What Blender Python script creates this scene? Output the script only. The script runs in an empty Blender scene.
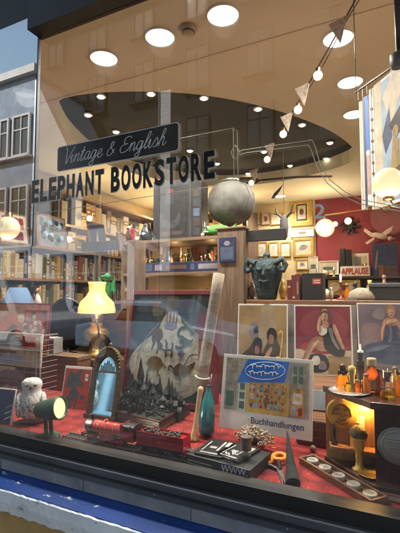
import bpy, math, random
from mathutils import Vector, Matrix
random.seed(7)
SC = bpy.context.scene
COL = SC.collection
PI = math.pi

# ------------------------------------------------------------------ camera
PSI, TH, CAMY, CAMZ, FPX = math.radians(25.8), math.atan(27/400), -1.2, 1.5, 400.0
CAM = Vector((0, CAMY, CAMZ))
FW = Vector((-math.sin(PSI)*math.cos(TH), math.cos(PSI)*math.cos(TH), math.sin(TH)))
RT = Vector((math.cos(PSI), math.sin(PSI), 0))
UP = RT.cross(FW)
def ray(px, py): return FW + RT*((px-200)/FPX) + UP*((266.5-py)/FPX)
def P(px, py, Y):
    r = ray(px, py); return CAM + r*((Y-CAMY)/r.y)
def PZ(px, py, z):
    r = ray(px, py); return CAM + r*((z-CAMZ)/r.z)
def PXx(px, py, x):
    r = ray(px, py); return CAM + r*(x/r.x)
def S(p): return (p-CAM).dot(FW)/FPX          # metres per photo pixel at a point
cd = bpy.data.cameras.new('camera'); cam = bpy.data.objects.new('camera', cd); COL.objects.link(cam)
cam.location = CAM; cam.rotation_euler = (PI/2+TH, 0, PSI)
cd.sensor_fit = 'VERTICAL'; cd.sensor_height = 36; cd.lens = 36*FPX/533.0
cd.clip_start = .02; cd.clip_end = 500
SC.camera = cam

# ------------------------------------------------------------------ materials
def nt(name):
    m = bpy.data.materials.new(name); m.use_nodes = True
    t = m.node_tree; b = t.nodes['Principled BSDF']; return m, t, b
def N(t, typ, **kw):
    n = t.nodes.new(typ)
    for k, v in kw.items():
        if k in n.inputs: n.inputs[k].default_value = v
        else: setattr(n, k, v)
    return n
def rgba(c): return (c[0], c[1], c[2], 1)
_mc = {}
def M(name, col, rough=.5, metal=0.0, var=.18, scale=14, bump=.08, col2=None, stretch=(1,1,1), coat=0.0, detail=5):
    if name in _mc: return _mc[name]
    m, t, b = nt(name)
    tc = N(t, 'ShaderNodeTexCoord'); mp = N(t, 'ShaderNodeMapping'); mp.inputs['Scale'].default_value = stretch
    t.links.new(tc.outputs['Object'], mp.inputs['Vector'])
    no = N(t, 'ShaderNodeTexNoise', Scale=scale, Detail=detail, Roughness=.6); t.links.new(mp.outputs[0], no.inputs['Vector'])
    r = N(t, 'ShaderNodeValToRGB')
    a = [max(0, c*(1-var)) for c in col]; c2 = [min(1, c*(1+var)) for c in (col2 or col)]
    r.color_ramp.elements[0].position = .3; r.color_ramp.elements[1].position = .7
    r.color_ramp.elements[0].color = rgba(a); r.color_ramp.elements[1].color = rgba(c2)
    t.links.new(no.outputs[0], r.inputs[0]); t.links.new(r.outputs[0], b.inputs['Base Color'])
    mr = N(t, 'ShaderNodeMapRange'); mr.inputs['To Min'].default_value = max(.03, rough-.1); mr.inputs['To Max'].default_value = min(1, rough+.12)
    t.links.new(no.outputs[0], mr.inputs[0]); t.links.new(mr.outputs[0], b.inputs['Roughness'])
    b.inputs['Metallic'].default_value = metal
    if coat: b.inputs['Coat Weight'].default_value = coat; b.inputs['Coat Roughness'].default_value = .15
    if bump:
        bp = N(t, 'ShaderNodeBump', Strength=bump*3, Distance=.004); t.links.new(no.outputs[0], bp.inputs['Height']); t.links.new(bp.outputs[0], b.inputs['Normal'])
    _mc[name] = m; return m
def wood(name, c1, c2, rough=.4, along='z', coat=.2):
    st = {'z': (18,18,1.5), 'x': (1.5,18,18), 'y': (18,1.5,18)}[along]
    return M(name, c1, rough, 0, .2, 3.0, .12, c2, st, coat, 8)
def E(name, col, st):
    if name in _mc: return _mc[name]
    m = bpy.data.materials.new(name); m.use_nodes = True; t = m.node_tree; t.nodes.clear()
    o = t.nodes.new('ShaderNodeOutputMaterial'); e = N(t, 'ShaderNodeEmission', Color=rgba(col), Strength=st)
    t.links.new(e.outputs[0], o.inputs[0]); _mc[name] = m; return m
def glowing(name, col, st):
    """frosted lit glass: emission with a soft glossy skin"""
    if name in _mc: return _mc[name]
    m, t, b = nt(name); b.inputs['Base Color'].default_value = rgba([c*.8 for c in col]); b.inputs['Roughness'].default_value = .25
    b.inputs['Emission Color'].default_value = rgba(col)
    lw = N(t, 'ShaderNodeLayerWeight', Blend=.35); mr = N(t, 'ShaderNodeMapRange'); mr.inputs['To Min'].default_value = st; mr.inputs['To Max'].default_value = st*.6
    t.links.new(lw.outputs['Facing'], mr.inputs[0]); t.links.new(mr.outputs[0], b.inputs['Emission Strength'])
    _mc[name] = m; return m
def glass(name, tint=(1,1,1), f0=.04, rough=.0):
    if name in _mc: return _mc[name]
    m = bpy.data.materials.new(name); m.use_nodes = True; t = m.node_tree; t.nodes.clear()
    o = t.nodes.new('ShaderNodeOutputMaterial'); tr = N(t, 'ShaderNodeBsdfTransparent', Color=rgba(tint)); gl = N(t, 'ShaderNodeBsdfGlossy', Roughness=rough)
    lw = N(t, 'ShaderNodeLayerWeight', Blend=.5); pw = N(t, 'ShaderNodeMath', operation='POWER'); pw.inputs[1].default_value = 4.5
    t.links.new(lw.outputs['Facing'], pw.inputs[0])
    mr = N(t, 'ShaderNodeMapRange'); mr.inputs['To Min'].default_value = f0; mr.inputs['To Max'].default_value = 1
    t.links.new(pw.outputs[0], mr.inputs[0])
    mx = N(t, 'ShaderNodeMixShader'); t.links.new(mr.outputs[0], mx.inputs[0]); t.links.new(tr.outputs[0], mx.inputs[1]); t.links.new(gl.outputs[0], mx.inputs[2])
    t.links.new(mx.outputs[0], o.inputs[0]); _mc[name] = m; return m

# ------------------------------------------------------------------ mesh builder
class MB:
    def __init__(s): s.v, s.f, s.m, s.s = [], [], [], []
    def add(s, vs, fs, m=0, sm=False, T=None):
        o = len(s.v); s.v += [(T @ Vector(v)) if T else Vector(v) for v in vs]
        for f in fs: s.f.append([i+o for i in f]); s.m.append(m); s.s.append(sm)
        return s
    def box(s, c, d, m=0, T=None):
        x, y, z = [k/2 for k in d]; c = Vector(c)
        vs = [c+Vector((a*x, b*y, e*z)) for a in (-1,1) for b in (-1,1) for e in (-1,1)]
        return s.add(vs, [(0,1,3,2),(4,6,7,5),(0,4,5,1),(2,3,7,6),(0,2,6,4),(1,5,7,3)], m, False, T)
    def bb(s, a, b, m=0, T=None):
        a, b = Vector(a), Vector(b); return s.box((a+b)/2, [abs(q) for q in (b-a)], m, T)
    def hexa(s, low, high, m=0):
        """prism between two matching loops of points"""
        n = len(low); vs = list(low)+list(high)
        fs = [tuple(range(n))[::-1], tuple(range(n, 2*n))]+[(i, (i+1) % n, n+(i+1) % n, n+i) for i in range(n)]
        return s.add(vs, fs, m)
    def pr(s, pts, y0, y1, m=0, T=None):
        """polygon in x,z extruded along y"""
        n = len(pts); vs = [(x, y0, z) for x, z in pts]+[(x, y1, z) for x, z in pts]
        fs = [tuple(range(n)), tuple(range(n, 2*n))[::-1]]+[(i, n+i, n+(i+1) % n, (i+1) % n) for i in range(n)]
        return s.add(vs, fs, m, False, T)
    def lathe(s, prof, n=24, m=0, T=None, sx=1, sy=1, sm=True):
        vs, fs = [], []
        for r, z in prof:
            for k in range(n): a = 2*PI*k/n; vs.append((r*math.cos(a)*sx, r*math.sin(a)*sy, z))
        for i in range(len(prof)-1):
            for k in range(n): fs.append((i*n+k, i*n+(k+1) % n, (i+1)*n+(k+1) % n, (i+1)*n+k))
        s.add(vs, fs, m, sm, T)
        L = len(prof)-1
        if prof[0][0] > 1e-5: s.add(vs[:n], [tuple(range(n))[::-1]], m, False, T)
        if prof[-1][0] > 1e-5: s.add(vs[L*n:], [tuple(range(n))], m, False, T)
        return s
    def tube(s, pts, r, n=8, m=0, T=None, sm=True, cap=True):
        pts = [Vector(p) for p in pts]; R = r if isinstance(r, (list, tuple)) else [r]*len(pts)
        vs, fs = [], []; u = None
        for i, p in enumerate(pts):
            d = (pts[min(i+1, len(pts)-1)]-pts[max(i-1, 0)]).normalized()
            if u is None: u = d.orthogonal().normalized()
            else: u = (u-d*u.dot(d)).normalized()
            w = d.cross(u)
            for k in range(n): a = 2*PI*k/n; vs.append(p+(u*math.cos(a)+w*math.sin(a))*R[i])
        for i in range(len(pts)-1):
            for k in range(n): fs.append((i*n+k, i*n+(k+1) % n, (i+1)*n+(k+1) % n, (i+1)*n+k))
        s.add(vs, fs, m, sm, T)
        if cap: s.add(vs[:n], [tuple(range(n))[::-1]], m, False, T); s.add(vs[-n:], [tuple(range(n))], m, False, T)
        return s
    def ball(s, c, r, n=16, m=0, T=None):
        r = r if isinstance(r, (list, tuple)) else (r, r, r); h = max(5, n//2)
        pr = [(math.sin(PI*i/h), -math.cos(PI*i/h)) for i in range(h+1)]
        Q = Matrix.Translation(c) @ Matrix.Diagonal((r[0], r[1], r[2], 1))
        return s.lathe([(max(a, 0), b) for a, b in pr], n, m, (T @ Q) if T else Q)
    def flat(s, pts, m=0, T=None): return s.add(pts, [tuple(range(len(pts)))], m, False, T)
    def build(s, name, mats, parent=None, bev=0):
        me = bpy.data.meshes.new(name); me.from_pydata([tuple(v) for v in s.v], [], s.f)
        mats = mats if isinstance(mats, (list, tuple)) else [mats]
        for k in mats: me.materials.append(k)
        me.polygons.foreach_set('material_index', [min(k, len(mats)-1) for k in s.m]); me.polygons.foreach_set('use_smooth', s.s)
        me.update()
        import bmesh
        b = bmesh.new(); b.from_mesh(me); bmesh.ops.recalc_face_normals(b, faces=b.faces); b.to_mesh(me); b.free()
        o = bpy.data.objects.new(name, me); COL.objects.link(o)
        if parent: o.parent = parent
        if bev:
            md = o.modifiers.new('bevel', 'BEVEL'); md.width = bev; md.segments = 2; md.limit_method = 'ANGLE'; md.angle_limit = .6; md.use_clamp_overlap = True
        return o
def tag(o, label=None, cat=None, group=None, kind=None):
    if label: o['label'] = label
    if cat: o['category'] = cat
    if group: o['group'] = group
    if kind: o['kind'] = kind
    return o
def thing(name, label, cat, loc=(0,0,0), rz=0, group=None, rot=None):
    o = bpy.data.objects.new(name, None); COL.objects.link(o); o.empty_display_size = .05
    o.location = loc; o.rotation_euler = rot or (0, 0, rz); return tag(o, label, cat, group)
def struct(o): return tag(o, kind='structure')
def copy_tree(o, label=None, loc=None):
    c = o.copy(); COL.objects.link(c)
    for ch in o.children:
        d = ch.copy(); COL.objects.link(d); d.parent = c
        for g in ch.children:
            e = g.copy(); COL.objects.link(e); e.parent = d
    if label: c['label'] = label
    if loc is not None: c.location = loc
    return c
def TR(loc=(0,0,0), rx=0, ry=0, rz=0):
    return Matrix.Translation(loc) @ Matrix.Rotation(rz, 4, 'Z') @ Matrix.Rotation(ry, 4, 'Y') @ Matrix.Rotation(rx, 4, 'X')
def text_mesh(name, body, size, mats, parent, ext=.0004, sx=1, shear=0, offset=0, spacing=1, align='CENTER', T=None):
    cu = bpy.data.curves.new(name, 'FONT'); cu.body = body; cu.size = size; cu.extrude = ext; cu.shear = shear; cu.offset = offset
    cu.space_character = spacing; cu.align_x = align; cu.resolution_u = 4
    tmp = bpy.data.objects.new(name, cu); COL.objects.link(tmp)
    dg = bpy.context.evaluated_depsgraph_get(); me = bpy.data.meshes.new_from_object(tmp.evaluated_get(dg)); bpy.data.objects.remove(tmp)
    me.transform((T or Matrix()) @ Matrix.Rotation(PI/2, 4, 'X') @ Matrix.Diagonal((sx, 1, 1, 1)))
    me.materials.clear(); me.materials.append(mats)
    o = bpy.data.objects.new(name, me); COL.objects.link(o); o.parent = parent; return o

# ------------------------------------------------------------------ palette
m_dkgrey = M('painted_steel_grey', (.075,.082,.09), .45, .2, .35, 6, .08, None, (.35,1,1), 0, 9)
m_black = M('matt_black_paint', (.013,.013,.014), .45, 0, .4, 9, .06, None, (.5,1,1), 0, 9)
m_midgrey = M('weathered_grey_paint', (.225,.24,.255), .5, 0, .2, 12, .1)
m_tan = M('ceiling_plaster_tan', (.80,.765,.63), .8, 0, .06, 1.6, .02)
m_recess = M('ceiling_dark_brown', (.011,.011,.011), .8, 0, .08, 3, .02)
m_red = M('back_wall_red_paint', (.24,.018,.026), .6, 0, .1, 4, .02)
m_cream = M('cream_wall_paint', (.62,.50,.30), .7, 0, .1, 4, .03)
m_wood = wood('oak_board', (.10,.062,.038), (.165,.105,.066), .5)
m_woodx = wood('oak_shelf', (.12,.075,.046), (.19,.12,.076), .5, 'x')
m_woody = wood('walnut_shelf', (.15,.075,.04), (.22,.11,.06), .4, 'y')
m_dwood = wood('dark_mahogany', (.035,.014,.010), (.07,.028,.018), .3, 'x', .5)
m_dwoodz = wood('dark_mahogany_upright', (.035,.014,.010), (.07,.028,.018), .3, 'z', .5)
m_brown = wood('brown_wood', (.13,.06,.03), (.2,.1,.05), .4, 'x')
m_gold = M('aged_gold', (.55,.36,.09), .35, .7, .2, 20, .05)
m_brass = M('polished_brass', (.7,.48,.15), .22, 1, .1, 20, .02)
m_silver = M('brushed_silver', (.5,.5,.5), .3, 1, .1, 20, .03)
m_white = M('white_card', (.75,.74,.70), .6, 0, .05, 20, .02)
m_paper = M('old_paper', (.62,.52,.38), .8, 0, .15, 12, .05)
m_ink = M('black_ink', (.015,.014,.014), .6, 0, .1)
m_cloth = M('blue_black_cloth', (.03,.04,.07), .8, 0, .2, 40, .2)
m_floor = wood('shop_floor_boards', (.10,.055,.03), (.16,.09,.05), .4, 'y')
m_clear = glass('clear_glass', (.97,.98,.98), .035)
m_win = glass('shop_window_glass', (.95,.965,.965), .095)
def graded_mirror():  # made-up coating: reflectivity graded by height so the mirrored street fades out downwards
    m = glass('graded_sky_mirror', (.80,.82,.85), .5); t = m.node_tree
    mr = [n for n in t.nodes if n.type == 'MAP_RANGE'][0]; tc = N(t, 'ShaderNodeTexCoord'); sp = N(t, 'ShaderNodeSeparateXYZ'); t.links.new(tc.outputs['Object'], sp.inputs[0])
    g = N(t, 'ShaderNodeMapRange', interpolation_type='SMOOTHSTEP'); g.inputs['From Min'].default_value = 1.72; g.inputs['From Max'].default_value = 2.45; g.inputs['To Min'].default_value = .16; g.inputs['To Max'].default_value = .86
    t.links.new(sp.outputs[2], g.inputs[0]); t.links.new(g.outputs[0], mr.inputs['To Min']); return m
m_sky_mirror = graded_mirror()

# ------------------------------------------------------------------ street, sky, opposite buildings
def paving(name, c, sc):
    m, t, b = nt(name); tc = N(t, 'ShaderNodeTexCoord'); br = N(t, 'ShaderNodeTexBrick', Scale=sc)
    br.inputs['Color1'].default_value = rgba(c); br.inputs['Color2'].default_value = rgba([k*.8 for k in c]); br.inputs['Mortar'].default_value = rgba([k*.4 for k in c])
    br.inputs['Mortar Size'].default_value = .012
    t.links.new(tc.outputs['Object'], br.inputs['Vector']); no = N(t, 'ShaderNodeTexNoise', Scale=3, Detail=8); t.links.new(tc.outputs['Object'], no.inputs['Vector'])
    mx = N(t, 'ShaderNodeMix', data_type='RGBA', blend_type='MULTIPLY'); mx.inputs[0].default_value = .6
    t.links.new(br.outputs[0], mx.inputs[6]); t.links.new(no.outputs[0], mx.inputs[7]); t.links.new(mx.outputs[2], b.inputs['Base Color']); b.inputs['Roughness'].default_value = .8
    return m
struct(MB().flat([(-300,-300,-.12),(300,-300,-.12),(300,300,-.12),(-300,300,-.12)]).build('ground', M('earth_ground', (.09,.085,.075), .9)))
struct(MB().bb((-60,-8.0,-.11),(40,-2.4,-.10)).build('road', M('asphalt', (.05,.05,.052), .85, 0, .3, 60, .3)))
pv = paving('pavement_slabs', (.24,.23,.22), 2.0)
struct(MB().bb((-3.2,-2.4,-.3),(40,-.1,0)).build('pavement', pv, bev=.02))
struct(MB().bb((-60,-11,-.3),(40,-8.0,0.002)).build('pavement', pv, bev=.02))

m_pane = M('dark_window_pane', (.03,.04,.05), .08, 0, .2, 3, 0)
m_frame_w = M('white_window_frame', (.30,.34,.39), .5)
def building(name, label, x0, x1, y0, y1, h, wallm, roofm, face, nx, floors, z0=1.0, fh=3.2, ww=1.1, wh=1.9, trim=None, base=None, roof='gable'):
    b = thing(name, label, 'building', ((x0+x1)/2, (y0+y1)/2, 0)); ox, oy = (x0+x1)/2, (y0+y1)/2
    MB().bb((x0-ox,y0-oy,-.3),(x1-ox,y1-oy,h)).build('wall', wallm, b)
    if base: MB().bb((x0-ox-.06,y0-oy-.06,-.3),(x1-ox+.06,y1-oy+.06,3.6)).build('ground_floor_front', base, b)
    MB().bb((x0-ox-.2,y0-oy-.25,h-.3),(x1-ox+.2,y1-oy+.25,h+.05)).build('cornice', trim or wallm, b)
    rh = 2.6; my = 0
    if roof == 'gable':
        MB().hexa([(x0-ox-.2,y0-oy-.3,h+.05),(x0-ox-.2,y1-oy+.3,h+.05),(x0-ox-.2,my,h+rh)], [(x1-ox+.2,y0-oy-.3,h+.05),(x1-ox+.2,y1-oy+.3,h+.05),(x1-ox+.2,my,h+rh)]).build('roof', roofm, b)
    yf = (y1-oy) if face > 0 else (y0-oy)
    for f in range(floors):
        for i in range(nx):
            cx = x0-ox+(x1-x0)*(i+.5)/nx; cz = z0+f*fh+wh/2+(.3 if f == 0 and base else 0); g = .06+.03
            fr = MB()
            for sx in (-1, 1): fr.box((cx+sx*ww/2, yf+face*g, cz), (.1,.1,wh+.1))
            for sz in (-1, 1): fr.box((cx, yf+face*g, cz+sz*wh/2), (ww-.1,.09,.1))
            fr.box((cx, yf+face*g, cz), (.06,.07,wh-.1)); fr.box((cx, yf+face*g, cz+wh*.15), (ww-.1,.05,.06))
            fo = fr.build('window', m_frame_w if not base else trim or m_frame_w, b)
            MB().box((cx, yf+face*.065, cz), (ww, .03, wh)).build('pane', m_pane, fo)
            MB().box((cx, yf+face*.16, cz-wh/2-.1), (ww+.3,.22,.09)).build('sill', trim or wallm, fo)
    return b
m_pale = M('pale_render', (.72,.79,.90), .85, 0, .12, 1.5, .05)
m_greyst = M('grey_stone', (.17,.215,.28), .8, 0, .25, 2, .1)
m_stone = M('pale_stone', (.42,.42,.42), .8, 0, .15, 2, .1)
m_brick = M('dark_red_brick', (.035,.026,.024), .9, 0, .15, 6, .1)
m_slate = M('dark_slate', (.06,.065,.075), .7, 0, .2, 6, .2)
m_tile = M('red_roof_tile', (.22,.09,.05), .8, 0, .25, 6, .2)
th = building('town_house', 'grey town house with white framed windows and pale sloping end across the street', -26, -14.0, -14, -11, 11.5, m_greyst, m_slate, 1, 9, 3, 1.2, 3.2, 1.0, 1.8, trim=m_stone, base=m_pale, roof='flat')
MB().pr([(-14.0,-.3),(-14.0,11.0),(-11.9,7.4),(-10.2,4.6),(-8.6,3.2),(-8.6,-.3)], -14, -11, 0, Matrix.Translation((20,12.5,0))).build('sloping_wing', m_pale, th)
building('brick_building', 'tall dark brick building set back behind the sloping end of the town house', -17.5, 8, -24, -14.2, 18, m_brick, m_slate, 1, 9, 5, 1.0, trim=m_brick, base=m_brick)
building('town_house', 'unseen pale rendered building across the street, added far right to bounce light', 1.5, 24, -14, -11, 12, m_pale, m_slate, 1, 8, 3, 1.0, trim=m_stone)  # added out of view as a bright reflector for the window display
# building('corner_house', 'bluish stone house with red roof across the side street, seen through the left window', -30, -8.6, 4.3, 13, 5.6, m_pale, m_tile, -1, 12, 2, 1.0, 2.6, 1.0, 1.6, trim=m_stone, roof='flat')

# things along the far pavement
for k, x in enumerate((-12.6, -10.9, -9.6)):
    wn = MB(); y = -10.93
    for sx in (-1,1): wn.box((x+sx*.55,y,2.0),(.1,.1,2.2))
    wn.box((x,y,3.05),(1.0,.09,.1)); wn.box((x,y,.95),(1.0,.09,.1)); wn.box((x,y,2.3),(1.0,.06,.06))
    fo = wn.build('window', m_frame_w, th); fo.location = (20,12.5,0); MB().box((x,-10.96,2.0),(1.0,.03,2.1)).build('pane', m_pane, fo)
    if k < 2:
        w2 = MB()
        for sx in (-1,1): w2.box((x+.3+sx*.45,y,5.0),(.1,.1,1.7))
        w2.box((x+.3,y,5.8),(.8,.09,.1)); w2.box((x+.3,y,4.2),(.8,.09,.1)); fo = w2.build('window', m_frame_w, th); fo.location = (20,12.5,0); MB().box((x+.3,-10.96,5.0),(.8,.03,1.6)).build('pane', m_pane, fo)
bn_ = thing('street_banner', 'tall narrow white banner on a pole across the street', 'banner', (-6.7,-9.6,0))
MB().tube([(0,0,0),(0,0,8.2)], .04, 8).build('pole', m_midgrey, bn_); MB().bb((.05,-.01,2.2),(.42,.01,8.0)).bb((0,-.02,8.0),(.44,.02,8.06)).build('cloth', M('white_banner', (.75,.76,.78), .8), bn_)
def parked(label, x, y, body, tall):
    v = thing('parked_van' if tall else 'parked_car', label, 'van' if tall else 'car', (x,y,-.1))
    L2, Wv, Hh = (2.5, .95, 2.2) if tall else (2.1,.85,1.45)
    prof = [(-L2,.35),(-L2,1.0),(-L2+.25,Hh*.97),(-L2+.5,Hh),(L2*.35,Hh),(L2*.62,1.05),(L2*.95,.92),(L2,.7),(L2,.35)] if tall else [(-L2,.35),(-L2,.85),(-L2*.75,.95),(-L2*.45,Hh),(L2*.15,Hh),(L2*.5,.95),(L2*.95,.82),(L2,.6),(L2,.35)]
    MB().pr(prof, -Wv, Wv).build('body', body, v, bev=.06)
    wq = [(-L2*.42,1.0),(-L2*.30,Hh-.12),(L2*.12,Hh-.12),(L2*.40,1.0)] if not tall else [(L2*.02,1.15),(L2*.02,Hh-.2),(L2*.30,Hh-.2),(L2*.5,1.15)]
    for sd in (-1,1): MB().pr(wq, sd*(Wv+.004)-.003, sd*(Wv+.004)+.003).build('window', m_pane, v)
    for px_ in (-.62,.62):
        for sd in (-1,1):
            wh = MB().lathe([(0,-.1),(.32,-.1),(.34,-.06),(.34,.06),(.32,.1),(0,.1)], 24, 0, TR((px_*L2, sd*(Wv-.06), .34), PI/2)).build('wheel', m_black, v); MB().lathe([(.2,-.11),(.2,.11)], 18, 0, TR((px_*L2, sd*(Wv-.06), .34), PI/2)).build('rim', m_midgrey, wh)
parked('white delivery van parked by the far pavement', -10.3, -7.0, M('white_van_paint', (.7,.71,.72), .3), True)
parked('pale blue car parked by the far pavement ahead of the white van', -4.8, -7.0, M('pale_blue_car_paint', (.25,.36,.5), .3), False)

# ------------------------------------------------------------------ shop shell
XL, XR, YB, ZC = -3.8, 1.6, 5.1, 2.95
struct(MB().bb((XL,-.05,.02),(XR,YB,.12)).build('floor', m_floor))
struct(MB().bb((XL-.15,YB,0),(XR+.15,YB+.2,3.4)).build('back_wall', m_red))
struct(MB().bb((XR,.02,0),(XR+.15,YB,3.4)).build('right_wall', m_cream))
lw = MB()
lw.bb((XL-.15,.02,0),(XL,YB,3.4))
struct(lw.build('left_wall', m_cream))
# ceiling with an oval opening
ovpx = [(50,101),(75,95),(100,92),(150,91),(200,94),(250,103),(290,114),(330,130),(350,144),(358,155),(352,163),(330,170),(300,178),(270,183),(240,186),(200,186),(150,178),(115,168),(90,156),(66,134)]
ov = [PZ(x, y, ZC) for x, y in ovpx]
cx = sum(p.x for p in ov)/len(ov); cy = sum(p.y for p in ov)/len(ov)
def resample(poly, n):
    L = [0]
    for i in range(len(poly)): L.append(L[-1]+(poly[(i+1) % len(poly)]-poly[i]).length)
    out = []
    for k in range(n):
        d = L[-1]*k/n; i = max(j for j in range(len(poly)) if L[j] <= d+1e-9)
        a, b = poly[i], poly[(i+1) % len(poly)]; out.append(a.lerp(b, (d-L[i])/max(1e-9, L[i+1]-L[i])))
    for _ in range(2): out = [(out[i-1]+out[i]*2+out[(i+1) % n])/4 for i in range(n)]
    return out
ov = resample(ov, 72)
# radial ring from oval to rectangle
ce = MB(); n = len(ov); c0 = Vector((cx, cy, ZC))
outer = []
for p in ov:
    d = (p-c0); k = min([((XR if d.x > 0 else XL)-c0.x)/d.x if abs(d.x) > 1e-6 else 1e9, ((YB if d.y > 0 else 0.03)-c0.y)/d.y if abs(d.y) > 1e-6 else 1e9]); outer.append(c0+d*k)
for cxn in [(XL,.03),(XR,.03),(XL,YB),(XR,YB)]:
    v = Vector((*cxn, ZC)); j = min(range(n), key=lambda q: (outer[q]-v).length); outer[j] = v
for i in range(n):
    j = (i+1) % n; ce.flat([ov[i], ov[j], outer[j], outer[i]])
    ce.flat([ov[i], ov[j], ov[j]+Vector((0,0,.16)), ov[i]+Vector((0,0,.16))])
# shallow joint strip parallel with the window
a = PZ(120, 87, ZC); b = PZ(300, 22, ZC); yj = (a.y+b.y)/2
ce.bb((XL,yj-.004,ZC-.004),(XR,yj+.004,ZC-.0005), 1)
struct(ce.build('ceiling', [m_tan, M('pale_joint', (.75,.62,.48), .7)]))
struct(MB().flat([p+Vector((0,0,.15)) for p in ov]).build('ceiling_recess', m_recess))
struct(MB().bb((XL-.15,.0,3.4),(XR+.15,YB+.2,3.55)).build('roof_slab', m_midgrey))

# shop front
sf = thing('shopfront', 'dark grey shop window front with blue painted sill over ochre wall', 'shopfront')
GX0, GX1 = -2.3, 1.7
X36 = P(36, 60, 0).x
fr = MB(); Zf = .780
fr.bb((GX0,-.012,.876),(GX1,.05,.919), 1)                  # inner black rail
fr.bb((GX0,-.035,.826),(GX1,.05,.876), 0)
fr.bb((GX0,-.026,.780),(GX1,.05,.826), 2)
fr.bb((GX0,-.042,.848),(GX1,-.034,.854), 1)
fr.bb((GX0-.05,-.05,Zf),(GX0+.05,.06,3.0), 0); fr.bb((GX1-.05,-.05,Zf),(GX1+.05,.06,3.0), 0)
hz = P(100, 12, 0).z
hz2 = P(13, 24, .009).z; zt0_ = P(36, 168, 0).z
fr.bb((X36,-.05,hz),(GX1,.03,hz+.75), 1); fr.bb((GX0,.0085,hz2),(X36-.001,.03,hz+.75), 1)
fr.bb((X36-.0045,.0095,1.70),(X36+.0035,.022,hz2+.02), 0)
for k in range(9):
    xk = GX0+.25+.44*k; fr.lathe([(0,0),(.0035,0),(.003,.0015),(0,.002)], 10, 2, TR((xk,-.0352,.838), PI/2)); fr.bb((xk+.13,-.0275,.781),(xk+.1315,-.0262,.825), 1)
fr.build('window_frame', [m_dkgrey, m_black, m_midgrey], sf, bev=.002)
def peeling(name, top, under, sc, lo, hi):
    m, t, b = nt(name); tc = N(t, 'ShaderNodeTexCoord'); no = N(t, 'ShaderNodeTexNoise', Scale=sc, Detail=10, Roughness=.7)
    mp = N(t, 'ShaderNodeMapping'); mp.inputs['Scale'].default_value = (.45,1,1); t.links.new(tc.outputs['Object'], mp.inputs[0]); t.links.new(mp.outputs[0], no.inputs['Vector'])
    r = N(t, 'ShaderNodeValToRGB'); r.color_ramp.elements[0].position = lo; r.color_ramp.elements[1].position = hi
    r.color_ramp.elements[0].color = rgba(top); r.color_ramp.elements[1].color = rgba(under); t.links.new(no.outputs[0], r.inputs[0])
    n2 = N(t, 'ShaderNodeTexNoise', Scale=5, Detail=6); t.links.new(tc.outputs['Object'], n2.inputs['Vector'])
    mx = N(t, 'ShaderNodeMix', data_type='RGBA', blend_type='MULTIPLY'); mx.inputs[0].default_value = .7
    r2 = N(t, 'ShaderNodeValToRGB'); r2.color_ramp.elements[0].color = (.55,.55,.55,1); r2.color_ramp.elements[0].position = .3; r2.color_ramp.elements[1].position = .65; t.links.new(n2.outputs[0], r2.inputs[0])
    t.links.new(r.outputs[0], mx.inputs[6]); t.links.new(r2.outputs[0], mx.inputs[7])
    t.links.new(mx.outputs[2], b.inputs['Base Color']); b.inputs['Roughness'].default_value = .38
    bp = N(t, 'ShaderNodeBump', Strength=.5, Distance=.003); t.links.new(no.outputs[0], bp.inputs['Height']); t.links.new(bp.outputs[0], b.inputs['Normal'])
    return m
m_blue = peeling('peeling_blue_paint', (.008,.052,.25), (.6,.64,.66), 17, .595, .61)
m_pblue = peeling('chipped_pale_blue_paint', (.70,.76,.80), (.20,.22,.23), 34, .585, .64)
sl = MB()
sl.hexa([(GX0,-.125,.772),(GX0,-.02,.779),(GX0,-.02,.70),(GX0,-.125,.70)], [(GX1,-.125,.772),(GX1,-.02,.779),(GX1,-.02,.70),(GX1,-.125,.70)], 0)
sl.build('sill', m_blue, sf, bev=.004)
# rough pale edge of the sill
ed = MB(); rows = []
xs = [GX0+(GX1-GX0)*i/220 for i in range(221)]
for i, x in enumerate(xs):
    w = lambda k: (random.random()-.5)*k
    rows.append([Vector((x,-.12,.7705+w(.002))), Vector((x,-.131+w(.003),.766+w(.003))), Vector((x,-.135+w(.004),.73+w(.006))), Vector((x,-.131+w(.004),.695+w(.006))), Vector((x,-.10,.685))])
vs = [p for r in rows for p in r]; fs = [(i*5+k, (i+1)*5+k, (i+1)*5+k+1, i*5+k+1) for i in range(220) for k in range(4)]
ed.add(vs, fs, 0); ed.build('sill_edge', m_pblue, sf)
MB().bb((GX0-.2,-.10,-.2),(GX1+.2,.02,.70)).build('lower_wall', M('ochre_render', (.40,.27,.11), .9, 0, .15, 12, .3), sf)
MB().bb((GX0-.2,-.10,hz+.55),(GX1+.2,.0,9.0)).build('upper_wall', M('upper_render', (.45,.38,.28), .9, 0, .1, 3, .1), sf)
MB().bb((GX0-.2,.0,3.6),(GX1+.2,YB+.2,9.0)).build('upper_storey', M('upper_render', (.45,.38,.28)), sf)
gl = MB().bb((GX0+.05,.010,.90),(X36-.0045,.018,1.70)).bb((X36+.0035,.010,.90),(GX1-.05,.018,hz)).bb((X36-.0045,.010,.90),(X36+.0035,.018,1.70)).build('window_pane', m_win, sf)
MB().bb((GX0+.05,.010,1.70),(X36-.0045,.016,hz2)).build('mirror_pane', m_sky_mirror, sf)
MB().bb((XL-.15,-.10,-.2),(GX0-.2,.02,9.0)).build('side_pier', M('upper_render', (.45,.38,.28), .9, 0, .1, 3, .1), sf)
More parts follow.
